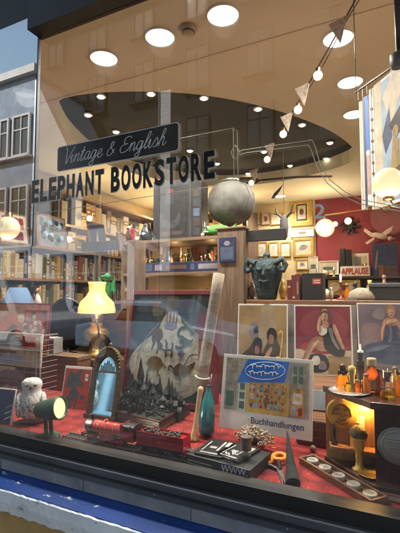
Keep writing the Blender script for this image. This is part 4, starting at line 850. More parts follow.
o = thing('beaded_ball', 'small brown ball at the corner of the wooden tray', 'ball', PZ(313, 452, ZP)+Vector((0,0,4*s))); MB().ball((0,0,0), 4*s, 14).build('body', m_brown, o)
# ------------------------------------------------------------------ right: dark wooden lit case with tray
F = PZ(376,486,ZP+.025); zT = ZP+.27; Bk = PZ(326,387.5,zT); F2 = Vector((F.x, F.y)); B2 = Vector((Bk.x, Bk.y))
d2 = (B2-F2).normalized(); nin = Vector((-d2.y, d2.x)); nin = nin if nin.x > 0 else -nin
cs = thing('display_case', 'dark mahogany display case with open lit side and pale round emblem, front right', 'cabinet', (F.x, F.y, ZP))
def L3(v, z): return Vector((v.x-F.x, v.y-F.y, z))
R1, R2 = Vector((.5, F2.y)), Vector((.5, B2.y+.02))
g2 = [F2+Vector((-.008,-.008)), R1+Vector((0,-.008)), R2, B2+Vector((-.015,.02))]
MB().hexa([L3(v, .25) for v in g2], [L3(v, .272) for v in g2]).build('top', m_dwood, cs, bev=.002)
MB().hexa([L3(v, .0) for v in g2], [L3(v, .030) for v in g2]).build('bottom', m_dwood, cs, bev=.002)
fp = [F2, R1, R1+Vector((0,.014)), F2+Vector((.012,.014))]
MB().hexa([L3(v,.03) for v in fp], [L3(v,.25) for v in fp]).build('front_panel', m_dwoodz, cs)
m_int = wood('amber_interior_wood', (.30,.14,.05), (.40,.20,.08), .45, 'z')
ip = [B2+Vector((-.004,.004)), Vector((.45,B2.y+.004)), Vector((.45,B2.y+.014)), B2+Vector((-.004,.014))]
MB().hexa([L3(v,.03) for v in ip], [L3(v,.25) for v in ip]).build('inner_back', m_int, cs)
sh_ = [Vector((B2.x+.02,B2.y-.045)), Vector((.4,B2.y-.045)), Vector((.4,B2.y+.003)), Vector((B2.x+.005,B2.y+.003))]
MB().hexa([L3(v,.075) for v in sh_], [L3(v,.087) for v in sh_]).build('inner_shelf', m_int, cs)
ec = P(397, 446, F2.y)-Vector((F.x, F.y, ZP)); s = S(P(397,446,F2.y)); r_ = 18*s
em = MB(); em.lathe([(0,0),(r_,0),(r_,.003),(0,.003)], 36, 0, TR((ec.x,-.0032,ec.z), -PI/2))
m_emb = M('pale_emblem', (.34,.32,.28), .6, 0, .12, 40, .05); m_embd = M('emblem_groove', (.14,.13,.12), .6)
em.build('emblem', m_emb, cs)
eg = MB()
for k in (.93,.72): eg.tube([(ec.x+r_*k*math.cos(2*PI*i/40), -.0035, ec.z+r_*k*math.sin(2*PI*i/40)) for i in range(41)], .0007, 5)
for i in range(5): eg.tube([(ec.x-r_*.5+i*.001, -.0035, ec.z+r_*(.32-.16*i)), (ec.x+r_*(.5-.05*i), -.0035, ec.z+r_*(.32-.16*i))], .0008, 5)
eg.build('emblem_lines', m_embd, cs)
MB().box((0,0,0),(.10,.012,.008), 0, Matrix.Translation(L3((F2+B2)/2+nin*.03, .245)) @ Matrix.Rotation(math.atan2(d2.y,d2.x),4,'Z')).build('strip_lamp', E('amber_strip', (1,.55,.12), 6), cs)
def on_plane(px, py, off):
    r = ray(px, py); n3 = Vector((nin.x, nin.y, 0)); c = Vector((F.x, F.y, 0))+n3*off
    return CAM+r*((c-CAM).dot(n3)/r.dot(n3))
fa = math.atan2(d2.y, d2.x)+PI   # board facing out of the open side
# round picture
fa = 0
p = P(342, 413, B2.y-.008); s = S(p)
o = thing('round_plaque', 'round orange plaque with a lion-like face inside the lit case', 'plaque', p, fa)
MB().lathe([(0,0),(14.5*s,0),(15*s,.004),(14*s,.008),(0,.006)], 32, 0, TR((0,0,0), PI/2)).build('disc', M('amber_plaque', (.66,.36,.08), .5, 0, .3, 12, .1), o)
fc = MB()
for pts in ([(-5,4),(-2,5)],[(2,5),(5,4)],[(-1,2),(0,-2),(1.5,-2)],[(-4,-5),(0,-6.5),(4,-5)],[(-9,-2),(-7,5),(-2,9),(3,9),(8,5),(9,-2)],[(-6,-8),(0,-10),(6,-8)],[(-3,0),(-6,-1)],[(3,0),(6,-1)]): fc.tube([(a*s,-.010,b*s) for a, b in pts], .8*s, 5)
fc.build('face_lines', M('dark_amber', (.16,.06,.015), .5), o)
p = P(357, 428, B2.y-.02); s = S(p); p.z = ZP+.087+.001
o = thing('letter_card', 'pale lit card standing on the inner shelf behind the goblet', 'card', p, fa+.1, None, (-.12,0,fa))
MB().bb((-7*s,0,0),(7*s,.003,30*s)).build('card', m_paper, o)
MB().bb((-5*s,-.0006,10*s),(4*s,-.0001,11*s)).bb((-5*s,-.0006,16*s),(5*s,-.0001,17*s)).bb((-5*s,-.0006,22*s),(2*s,-.0001,23*s)).build('writing', k_brown, o)
p = on_plane(359, 457, .03); p.z = ZP+.0305; s = S(p)
gb_ = thing('goblet', 'gilt goblet with a dark bristly dome standing in the lit case opening', 'goblet', p)
MB().lathe([(0,0),(7*s,0),(7*s,1.2*s),(4*s,3*s),(3.2*s,8*s),(3.8*s,13*s),(3*s,16*s),(5.5*s,22*s),(7.5*s,30*s),(7.6*s,33*s),(0,33*s)], 22).build('cup', M('gilt', (.62,.42,.12), .35, .4, .15, 20, .05), gb_)
MB().lathe([(8.2*s,32*s),(8.8*s,35*s),(7.4*s,39*s),(4*s,42*s),(0,43*s)], 22).build('dome', M('bristle', (.14,.10,.04), .8, 0, .5, 90, .4), gb_)
p = on_plane(371, 465, .03); p.z = ZP+.0305; s = S(p)
o = thing('brass_dish', 'shallow yellow brass dish next to the goblet', 'dish', p); MB().lathe([(0,.001),(10*s,.001),(13*s,3*s),(12.4*s,3.2*s),(9.5*s,1.4*s),(0,1.4*s)], 26).build('bowl', m_gold, o)
p = P(334, 424, B2.y-.022); p.z = ZP+.0875; s = S(p)
o = thing('chess_king', 'small black chess-like figurine at the left inside the lit case', 'figurine', p); MB().lathe([(0,0),(3.2*s,0),(3.2*s,1.5*s),(1.7*s,4*s),(1.4*s,11*s),(2.3*s,14*s),(1.2*s,16*s),(1.6*s,19*s),(0,21*s)], 14).build('body', m_lblk, o)
# tray with lids
ty = thing('coin_tray', 'long wooden tray holding a row of pale round lids in front of the case', 'tray', (F.x, F.y, ZP))
a0, a1 = F2-d2*.05-nin*.012, B2+d2*.06-nin*.012; wT = -nin*.060
tq = [a0, a1, a1+wT, a0+wT]
MB().hexa([L3(v,0) for v in tq], [L3(v,.008) for v in tq]).build('bottom', m_brown, ty)
rm = MB()
for u, v in ((tq[0],tq[1]),(tq[1],tq[2]),(tq[2],tq[3]),(tq[3],tq[0])):
    e_ = (v-u).normalized(); nn = Vector((-e_.y, e_.x))*.004; r4 = [u-nn, v-nn, v+nn, u+nn]; rm.hexa([L3(q,.0) for q in r4], [L3(q,.022) for q in r4])
rm.build('rim', m_brown, ty, bev=.001)
names = ['farthest back', 'second from the back', 'middle', 'second from the front', 'nearest the glass']
for i in range(5):
    c = tq[0].lerp(tq[1], (4.5-i)/5.0)+wT*.5
    o = thing('round_tin', 'pale embossed round tin in the wooden tray, '+names[i], 'tin', (c.x, c.y, ZP+.0085), i*.7, 'tins in the wooden tray')
    MB().lathe([(0,0),(.021,0),(.0215,.004),(.020,.012),(.017,.014),(.0165,.0125),(0,.0125)], 26).build('cap', m_emb, o)
    lm = MB()
    for k in range(3): lm.bb((-.010+.001*k,-.006+.006*k-.001,.0126),(.010-.002*k,-.006+.006*k+.001,.0131))
    lm.build('embossing', m_embd, o)
o = thing('striped_book', 'long flat dark book with pale page edges under the case front', 'book', (F.x, F.y, ZP))
a_, b_ = PZ(366,496,ZP), PZ(402,509,ZP); hv = Vector((0,.05,0))
bs = [a_, Vector((.42,b_.y,ZP)), Vector((.42,F.y-.016,ZP)), Vector((a_.x,F.y-.016,ZP))]; bs = [Vector((v.x-F.x, v.y-F.y, 0)) for v in bs]
UPV = lambda L, z: [v+Vector((0,0,z)) for v in L]
MB().hexa(UPV(bs,0), UPV(bs,.003)).hexa(UPV(bs,.016), UPV(bs,.019)).build('cover', m_brown, o); 
ins = [bs[0]*.985+Vector((.002,.002,0)), bs[1]+Vector((0,.002,0)), bs[2], bs[3]]
MB().hexa(UPV(ins,.003), UPV(ins,.016)).build('pages', m_paper, o)

# things on top of the case
ZC2 = ZP+.2725
def amber(name, col):
    m = bpy.data.materials.new(name); m.use_nodes = True; t = m.node_tree; t.nodes.clear(); o_ = t.nodes.new('ShaderNodeOutputMaterial')
    tl = N(t, 'ShaderNodeBsdfTranslucent', Color=rgba(col)); tp = N(t, 'ShaderNodeBsdfTransparent', Color=rgba([c**.6 for c in col])); gs = N(t, 'ShaderNodeBsdfGlossy', Roughness=.06); lw = N(t, 'ShaderNodeLayerWeight', Blend=.25)
    m1 = N(t, 'ShaderNodeMixShader'); m1.inputs[0].default_value = .55; t.links.new(tp.outputs[0], m1.inputs[1]); t.links.new(tl.outputs[0], m1.inputs[2])
    m2 = N(t, 'ShaderNodeMixShader'); t.links.new(lw.outputs['Fresnel'], m2.inputs[0]); t.links.new(m1.outputs[0], m2.inputs[1]); t.links.new(gs.outputs[0], m2.inputs[2]); t.links.new(m2.outputs[0], o_.inputs[0]); return m
g_amb, g_dark, g_yel = amber('amber_bottle_glass', (.95,.50,.05)), amber('brown_bottle_glass', (.60,.22,.03)), amber('yellow_bottle_glass', (.95,.72,.08))
def top_at(px, Y): p = P(px, 380, Y); p.z = ZC2; return p
p = top_at(343, .30); s = S(p)
o = thing('bead_head_doll', 'small amber bottle with dark beaded stopper at the left end of the case top', 'bottle', p)
MB().lathe([(0,0),(6*s,0),(6.5*s,2*s),(6.5*s,11*s),(3*s,14*s),(0,14*s)], 18).build('body', g_amb, o)
bd = MB()
for dx, dz, rr_ in ((-2.5,15,3),(2.5,15.5,3),(0,20,3.6),(0,14.5,3.2)): bd.ball((dx*s,-.002,dz*s), rr_*s, 12)
bd.build('stopper', M('dark_red_bead', (.07,.015,.01), .25), o)
p = top_at(352, .29); o = thing('yellow_figurine', 'small yellow round headed figurine between two bottles on the case', 'figurine', p)
MB().lathe([(0,0),(3.6*s,0),(3*s,2*s),(2.2*s,9*s),(2.8*s,14*s),(3.8*s,18*s),(3.2*s,21.5*s),(0,23*s)], 16).build('body', M('yellow_resin', (.60,.42,.10), .4), o)
p = top_at(361, .34); o = thing('black_candlestick', 'tall black square candlestick behind the cork bottle', 'candlestick', p)
MB().bb((-3.4*s,-3.4*s,0),(3.4*s,3.4*s,26*s)).bb((-2*s,-2*s,26*s),(2*s,2*s,34*s)).build('stem', m_lblk, o, bev=.001); MB().lathe([(2.8*s,34*s),(2.8*s,36*s),(1.0*s,36*s),(1.0*s,42*s),(0,43*s)], 12).build('candle', m_white, o)
p = top_at(372, .27); o = thing('cork_bottle', 'dark amber bottle with pale cork and red side on the case', 'bottle', p)
MB().lathe([(0,0),(7*s,0),(7.6*s,1.5*s),(7.6*s,17*s),(6.4*s,20*s),(3.6*s,22*s),(3.4*s,25*s),(0,25*s)], 20).build('body', g_dark, o)
MB().lathe([(4.2*s,25*s),(4.4*s,30*s),(4.0*s,32*s),(0,32.3*s)], 16).build('cork', M('cork', (.50,.36,.16), .8, 0, .2, 40, .1), o)
MB().lathe([(7.7*s,4*s),(7.75*s,13*s)], 20).build('label', k_orange, o)
p = top_at(388, .20); s = S(p); o = thing('glass_tumbler', 'tall clear tumbler a third full of yellow liquid on the case', 'glass', p)
MB().lathe([(0,0),(6.2*s,0),(6.6*s,1*s),(6.9*s,29*s),(6.4*s,29*s),(6.0*s,2*s),(0,2*s)], 22).build('tumbler', m_clear, o); MB().lathe([(0,2.2*s),(5.8*s,2.2*s),(6*s,10*s),(0,10*s)], 20).build('liquid', g_yel, o)
p = top_at(401, .26); o = thing('amber_jar', 'squat amber jar at the right edge on the case', 'jar', p); MB().lathe([(0,0),(8*s,0),(8.5*s,2*s),(8.5*s,16*s),(5*s,19*s),(5*s,22*s),(0,22*s)], 20).build('body', g_amb, o); MB().lathe([(5.6*s,22*s),(5.6*s,25*s),(0,25.5*s)], 16).build('lid', m_lblk, o)
for k, (px, Y, hq, rq, mt, nm) in enumerate(((366,.245,19,4.2,g_amb,'short amber bottle in front of the black candlestick'),(380,.26,24,4.6,g_dark,'slim brown bottle between cork bottle and tumbler'),(395,.255,28,4.4,g_yel,'slim yellow bottle behind the tumbler'),(348,.245,9,3.6,g_yel,'tiny yellow vial beside the beaded bottle'),(357,.25,12,3.4,g_dark,'tiny brown vial beside the yellow figurine'),(383,.20,11,4.0,g_amb,'low amber vial at the front of the tumbler'))):
    p = top_at(px, Y); s = S(p); o = thing('bottle', nm, 'bottle', p)
    MB().lathe([(0,0),(rq*s,0),(rq*1.06*s,1*s),(rq*1.06*s,hq*.62*s),(rq*.5*s,hq*.76*s),(rq*.45*s,hq*.92*s),(0,hq*.92*s)], 18).build('body', mt, o); MB().lathe([(rq*.6*s,hq*.90*s),(rq*.6*s,hq*s),(0,hq*1.02*s)], 12).build('stopper', m_lblk if k % 2 else m_brown, o)
p = top_at(341, .22); o = thing('silver_tray', 'shallow dull silver tray at the corner of the case top', 'tray', top_at(349, .235)); MB().lathe([(0,.001),(.055,.001),(.068,.006),(.066,.007),(.053,.003),(0,.003)], 30).build('dish', m_silver, o)
# crate and card behind the calendar
p = P(317, 440, .50); p.z = ZP; o = thing('brown_crate', 'dark brown wooden crate between calendar and lit case', 'crate', p); s = S(p)
MB().bb((-.07,-.05,0),(.07,.09,.10)).build('body', m_brown, o, bev=.002)
sl_ = MB()
for i in range(3): sl_.bb((-.072,-.053,.006+.032*i),(.072,-.0502,.032+.032*i))
sl_.build('slat', m_dwood, o, bev=.001)
o, w, h = board('notice_card', 'blue grey card leaning above the brown crate', 'card', 306, 326, 390, 410, .47, .02, .1, edge=k_pale); o.location.z = max(o.location.z, ZP+.1005)

# ------------------------------------------------------------------ bookcases
_bk = {}
bcols = {'dark red': (.20,.03,.03), 'navy': (.03,.04,.11), 'brown': (.13,.07,.035), 'cream': (.50,.43,.32), 'olive green': (.07,.09,.05), 'black': (.02,.02,.022), 'tan': (.34,.22,.12), 'grey blue': (.14,.18,.24), 'ochre': (.42,.28,.08)}
def book_mesh(cn, st=0):
    key = (cn, st)
    if key in _bk: return _bk[key]
    mb = MB()
    mb.bb((-.5,0,0),(-.42,1,1)).bb((.42,0,0),(.5,1,1)).bb((-.42,0,0),(.42,.06,1))
    mb.bb((-.42,.06,.02),(.42,.96,.97), 1)
    if st == 0: mb.bb((-.38,-.006,.80),(.38,-.001,.83), 2).bb((-.38,-.006,.14),(.38,-.001,.16), 2).bb((-.12,-.006,.40),(.12,-.001,.72), 2)
    elif st == 1: mb.bb((-.47,-.006,.55),(.47,-.001,.78), 3).bb((-.3,-.009,.62),(.3,-.005,.70), 2)
    elif st == 2:
        for q in range(9): mb.bb((-.22,-.006,.22+.055*q),(.12+.1*(q*7 % 3)*.4,-.001,.25+.055*q), 2)
    else: mb.bb((-.3,-.006,.06),(.3,-.001,.14), 2)
    o = mb.build('book', [M('book_'+cn.replace(' ', '_'), tuple(c*.6 for c in bcols[cn]), .55, 0, .25, 30, .08), m_paper, M('spine_print', (.42,.34,.20), .5), M('spine_label', (.10,.03,.03), .6)]); me = o.data; bpy.data.objects.remove(o); _bk[key] = me; return me
def book_row(base, e, dp, length, hmax, where, group, cols=None, th=(.016,.034), fill=1.0):
    """row of single books from base along unit vector e; spines face -dp"""
    x = 0; rz = math.atan2(e.y, e.x)
    names = cols or list(bcols)
    while x < length:
        t_ = random.uniform(*th); 
        if random.random() > fill: x += t_*1.5; continue
        if x+t_ > length: break
        cn = random.choice(names); o = bpy.data.objects.new('book', book_mesh(cn, random.randrange(4))); COL.objects.link(o)
        hgt = hmax*random.choice((random.uniform(.55,.75), random.uniform(.7,.97), random.uniform(.7,.97)))
        o.location = base+e*(x+t_/2); o.rotation_euler = (0, (random.uniform(.05,.11) if random.random() < .12 else 0), rz); o.scale = (t_*.97, dp*random.uniform(.8,.97), hgt)
        tag(o, '%s book in the row on %s' % (cn, where), 'book', group); x += t_
# left wall bookcase: faces the room, rows run away from the window
def unit(name, label, cat, x0, x1, y0, y1, zs, th=.02, mat=None, back=None, sides=True, face='y'):
    c = Vector(((x0+x1)/2, (y0+y1)/2, 0)); o = thing(name, label, cat, c); a = Vector((x0,y0,0))-c; b = Vector((x1,y1,0))-c; mat = mat or m_woodx
    for z in zs: MB().bb((a.x,a.y,z-th),(b.x,b.y,z)).build('shelf', mat, o, bev=.0015)
    top = max(zs)-th
    if sides:
        if face == 'y':
            MB().bb((a.x-.02,a.y,.121),(a.x-.001,b.y,top+th+.004)).build('side_panel', m_wood, o); MB().bb((b.x+.001,a.y,.121),(b.x+.02,b.y,top+th+.004)).build('side_panel', m_wood, o)
        else:
            MB().bb((a.x,a.y-.02,.121),(b.x,a.y-.001,top+th+.004)).build('side_panel', m_wood, o); MB().bb((a.x,b.y+.001,.121),(b.x,b.y+.02,top+th+.004)).build('side_panel', m_wood, o)
    if back: 
        if face == 'y': MB().bb((a.x,b.y+.001,.121),(b.x,b.y+.012,top+th)).build('back_panel', back, o)
        else: MB().bb((a.x-.012,a.y,.121),(a.x-.001,b.y,top+th)).build('back_panel', back, o)
    return o
lz = [1.885, 1.65, 1.41, 1.12, .80]
lx = -2.57; LB = -2.84
unit('bookcase', 'walnut bookcase of small books standing at the left, inner end', 'bookcase', LB, lx, 1.90, 4.0, lz, .02, m_woody, m_dwood, True, 'x')
unit('bookcase', 'lower walnut bookcase at the far left nearest the window glass', 'bookcase', LB, lx, .30, 1.86, [1.885,1.62,1.33,1.02,.8], .02, m_woody, m_dwood, True, 'x')
for i, z in enumerate(lz[1:4]):
    nm = ['the upper shelf', 'the second shelf', 'the third shelf'][i]
    hm = (lz[i]-.02)-z
    if i == 2: continue
    book_row(Vector((lx-.02, 1.92, z+.0005)), Vector((0,1,0)), .17, 1.0, hm, nm+' of the long left wall bookcase', 'books on the left wall bookcase')
for i, (z, hm) in enumerate(((1.62,.24),(1.33,.27),(1.02,.28))):
    book_row(Vector((lx-.02, .33, z+.0005)), Vector((0,1,0)), .17, 1.5, hm, ['the upper shelf','the middle shelf','the lower shelf'][i]+' of the far left bookcase', 'books on the far left bookcase', None, (.024,.046))
# pictures and things on top of the left bookcases
def top_board(label, y, yw, zh, polys, mats, lean=.05):
    o = thing('framed_print', label, 'picture', (lx-.09, y*1.35+.3, 1.8855), 0, 'framed prints on the left bookcases', (0, 0, 0)); o.rotation_euler = (-.18, 0, PI/2)
    MB().bb((-yw/2,0,0),(yw/2,.015,zh)).build('frame', m_woody, o, bev=.001); pic(o, yw*.88, zh*.88, polys, mats).location.z = zh*.06
top_board('reddish framed print on the left bookcase top nearest the window glass', .50, .28, .26, [(R4(0,0,1,1),0),(R4(.1,.5,.9,.9),1),(R4(.15,.1,.85,.4),2)], [k_cream, k_red, k_maroon])
top_board('grey green framed print of foliage on the left bookcase top', .80, .34, .31, [(R4(0,0,1,1),0)]+[(EL(random.random()*.8+.1,random.random()*.8+.1,.08,.09),random.choice([1,2,3])) for _ in range(26)], [k_grey, k_green, k_black, k_pale])
top_board('dark blue framed print with a white sail on the left bookcase top', 1.25, .26, .34, [(R4(0,0,1,1),0),([(.3,.2),(.5,.85),(.55,.2)],1),(R4(.1,.1,.9,.2),2)], [k_navy, k_white, k_pale])
top_board('cream framed print with a grey circle on the left bookcase top', 1.62, .34, .29, [(R4(0,0,1,1),0),(EL(.5,.5,.22,.3),1),(EL(.5,.5,.15,.2),2)], [k_cream, k_grey, k_pale])
top_board('tan framed print of pale blocks on the left bookcase top, farthest in', 2.05, .40, .32, [(R4(0,0,1,1),0),(R4(.1,.1,.4,.8),1),(R4(.5,.2,.9,.7),2)], [ink('fawn', (.34,.24,.14)), k_cream, k_grey])

# oak shelving unit in the middle behind the castle
YM = 1.30
ax0, ax1 = P(123, 300, YM).x, P(236, 300, YM).x
zt_ = P(180, 238, YM).z; z2_ = P(180, 272, YM).z; z3_ = P(180, 307, YM).z
unit('shelving_unit', 'oak shelving unit behind the framed crest, lit by small bulbs', 'shelving', ax0, ax1, YM, YM+.35, [zt_, z2_, z3_, 1.15], .022, m_woodx, M('unit_back_board', (.26,.18,.095), .6, 0, .2, 5, .05), True)
po = thing('oak_post', 'tall oak post between the shelving and the teal sculpture', 'post', (P(236,300,YM-.02).x, YM-.02, .12))
pw = P(249,300,YM-.02).x-P(223,300,YM-.02).x; ph = P(236,231,YM-.02).z-.12
MB().bb((-pw/2,-.10,0),(pw/2,-.001,ph)).build('post', m_wood, po, bev=.003); MB().bb((-pw/2-.01,-.11,ph),(pw/2+.01,.0,ph+.012)).build('cap', m_woodx, po, bev=.002)
bmz0, bmz1 = P(262,241,YM-.05).z, P(262,230,YM-.05).z
bm = thing('black_rail', 'long horizontal black rail at the top of the oak post', 'rail', (P(236,240,YM-.05).x, YM-.05, 0))
MB().bb((P(242,0,YM-.05).x-bm.location.x+.01,-.02,bmz0),(P(282,0,YM-.05).x-bm.location.x,.02,bmz1)).build('rail', m_black, bm, bev=.002)
rl = thing('black_rail', 'short black rail sticking out left of the shelving unit', 'rail', (P(112,246,YM-.05).x, YM-.05, (P(112,250,YM-.05).z)))
MB().bb((P(90,0,YM-.05).x-rl.location.x,-.02,0),(ax0-.022-rl.location.x,.02,bmz1-bmz0)).build('rail', m_black, rl, bev=.002)
# top of unit
def onz(px, Y, z): p = P(px, 300, Y); p.z = z; return p
p = onz(180, YM+.10, zt_+.0005); s = S(p)
o = thing('toy_box', 'large dark packaging box with a blue portrait panel and a side strip of small pictures', 'box', p, .12); hB = P(180,182,YM+.10).z-zt_
MB().bb((-26*s,-.06,0),(15*s,.10,hB)).build('carton', M('charcoal_card', (.035,.035,.042), .4, 0, .3, 8, .05), o, bev=.002)
MB().bb((15.2*s,-.06,0),(25*s,.10,hB*.96)).build('side_carton', M('black_card', (.02,.02,.022), .4), o, bev=.002)
k_lblk2 = ink('charcoal', (.03,.032,.042))
pm = pic(o, 34*s, hB*.9, [(R4(0,.02,1,1),0),(EL(.42,.40,.34,.20),1),(EL(.42,.50,.26,.16),2),(R4(.28,.66,.55,.95),3),(R4(.36,.86,.5,.94),4),(limb((.1,.1),(.8,.12),.04,.03),5)], [k_black, k_lblk2, k_black, k_lblk2, k_maroon, k_ggrey], 'portrait_panel', -.0605); pm.location.x = -5*s
pm = pic(o, 8*s, hB*.85, [(R4(.1,.05+.19*k,.9,.20+.19*k),k % 3) for k in range(5)], [k_lblk2, k_ggrey, k_dress], 'picture_strip', -.0605); pm.location.x = 20*s
p = onz(146, YM+.06, zt_+.0005); s = S(p)
o = thing('penguin_figure', 'small black and white penguin figure left of the dark packaging box', 'figure', p)
MB().lathe([(0,0),(5.5*s,1*s),(6.5*s,5*s),(5.5*s,11*s),(3.6*s,14*s),(3.6*s,16*s),(2.6*s,18.5*s),(0,19.5*s)], 18).build('body', m_lblk, o); MB().ball((0,-3*s,6*s), (4*s,3.4*s,5.2*s), 14).build('belly', m_white, o); MB().lathe([(1*s,0),(0,2.5*s)], 8, 0, TR((0,-3.4*s,16*s), PI/2)).build('beak', m_gold, o)
p = onz(219, YM+.05, zt_+.0005); s = S(p)
o = thing('plush_fish', 'bright green plush fish lying on the shelving unit', 'plush toy', p, .1); m_fish = M('green_plush', (.09,.30,.06), .9, 0, .35, 30, .2)
MB().ball((-2*s,0,6*s), (14*s,7*s,6*s), 20).build('body', m_fish, o); MB().pr([(9*s,6*s),(18*s,12*s),(16*s,6*s),(18*s,1*s)], -.004, .004).build('tail', m_fish, o); MB().ball((-10*s,-5*s,8*s), 2.2*s, 10).build('eye', m_white, o); MB().ball((-10.6*s,-6.8*s,8*s), 1.1*s, 8).build('pupil', m_black, o); MB().ball((-12*s,-4.5*s,4.2*s), (4*s,2.6*s,.9*s), 10).build('mouth', k_white, o)
p = onz(232, YM+.19, zt_+.0005); s = S(p)
o = thing('grey_globe', 'large dull silver globe lamp body behind the plush fish', 'globe', p)
MB().lathe([(0,0),(9*s,0),(9*s,3*s),(5*s,6*s),(4*s,14*s)], 20).build('stand', m_brown, o)
MB().lathe([(0,14*s),(9*s,14.5*s),(17*s,19*s),(22.5*s,27*s),(24*s,36*s),(23*s,45*s),(18.5*s,52.5*s),(11*s,56*s),(8*s,57*s),(0,58*s)], 40).build('globe', M('dull_pewter', (.06,.05,.042), .6, .1, .25, 9, .35, (.125,.125,.115)), o)
MB().lathe([(8*s,58*s),(8*s,60.5*s),(0,61*s)], 20).build('cap', m_silver, o)
# shelf contents of the unit
o = thing('string_lights', 'string of tiny warm bulbs along the upper shelf of the oak unit', 'string lights', (ax0, YM+.25, z2_)); 
sb, sw = MB(), MB(); wp = []
for k in range(26):
    x = .03+k*(ax1-ax0-.06)/25; z = .10+.05*math.sin(k*1.3)*random.uniform(.4,1); wp.append((x, 0, z)); sb.ball((x,-.004,z), .0042, 8)
sw.tube(wp, .0012, 5).build('wire', m_black, o); sb.build('bulbs', E('tiny_bulb', (1,.72,.32), 9), o)
gl_names = ['round', 'slim', 'squat', 'tall', 'pointed']
for k in range(11):
    px = 176+k*5.0; p = onz(px, YM+.10+random.uniform(0,.08), z2_+.0005); s = S(p)
    if k in (4, 7): continue
    nm = ['slim amber glass bottle', 'squat gold tin', 'round pale glass jar', 'tall clear glass flask', 'brass bell', 'small ochre pot'][k % 6]
    o = thing('bottle' if 'bottle' in nm or 'flask' in nm else 'jar', nm+', %s on the oak unit upper shelf' % ('at left' if k < 4 else 'in the middle' if k < 7 else 'at right'), 'trinket', p, 0, 'trinkets on the oak unit')
    hq = random.uniform(9,17)*s; rq = random.uniform(2,3)*s
    MB().lathe([(0,0),(rq,0),(rq*1.05,hq*.5),(rq*.5,hq*.72),(rq*.45,hq*.9),(0,hq*.9)], 14).build('body', [M('amber_trinket', (.40,.22,.06), .2), m_gold, M('pale_trinket', (.50,.48,.40), .2), M('smoke_glass', (.30,.30,.26), .1), m_brass, k_yellow][k % 6], o)
    MB().lathe([(rq*.6,hq*.9),(rq*.6,hq),(0,hq*1.02)], 10).build('stopper', m_brown, o)
def slab(name, label, cat, px0, px1, py0, py1, Y, dep, mat, parts=None, rz=0):
    a_ = P((px0+px1)/2, py1, Y); wv = P(px1, py1, Y).x-P(px0, py1, Y).x; hv = P((px0+px1)/2, py0, Y).z-a_.z
    o = thing(name, label, cat, a_, rz); MB().bb((-wv/2,0,0),(wv/2,dep,hv)).build('body', mat, o, bev=.002); return o, wv, hv
o, wv, hv = slab('game_box', 'long dark blue boxed game lying along the middle shelf front', 'box', 128, 222, 262, 272, YM+.005, .20, M('navy_card', (.015,.022,.07), .4, 0, .4, 6, .05)); o.location.z = z2_+.0005
pm = pic(o, wv, hv, [(R4(.02,.15,.25,.85),0),(R4(.28,.2,.36,.8),1),(R4(.4,.3,.62,.7),2),(R4(.66,.2,.7,.8),0),(R4(.74,.25,.97,.75),1)], [k_dress, k_grey, k_brown], 'cover_art')
o, wv, hv = slab('bunting_box', 'dark navy box hanging over the right end of the oak unit', 'box', 219, 235, 237, 262, YM-.135, .02, M('navy_card', (.015,.022,.07)))
pic(o, wv, hv, [(R4(.1,.1,.9,.6),0),(EL(.5,.75,.2,.1),1)], [k_dress, k_grey], 'cover_art')
o = thing('bead_garland', 'sparkling gold bead garland on the third shelf of the oak unit', 'garland', onz(196, YM+.10, z3_+.0005)); s = S(o.location); bd = MB()
for k in range(120): bd.ball((random.uniform(-22,20)*s, random.uniform(-.05,.05), (1+random.random()*11)*s), random.uniform(.7,1.4)*s, 6, random.choice([0,0,1]))
bd.build('beads', [m_gold, m_silver], o)
o = thing('tea_light', 'small lit amber lantern at the left of the third shelf', 'lantern', onz(137, YM+.12, z3_+.0005)); s = S(o.location)
MB().lathe([(0,0),(6*s,0),(7*s,2*s),(7*s,11*s),(0,11.5*s)], 16).build('glass', glowing('amber_lantern', (1,.62,.22), .9), o); MB().lathe([(7.6*s,11*s),(3*s,14*s),(0,15*s)], 16).build('lid', m_brass, o)
o = thing('tea_light', 'small lit amber lantern at the left of the upper shelf of the oak unit', 'lantern', onz(137, YM+.24, z2_+.0005)); s = S(o.location)
MB().lathe([(0,0),(7*s,0),(8*s,2*s),(8*s,15*s),(0,15.5*s)], 16).build('glass', glowing('amber_lantern', (1,.62,.22), .9), o); MB().lathe([(8.6*s,15*s),(3*s,18*s),(0,19*s)], 16).build('lid', m_brass, o)

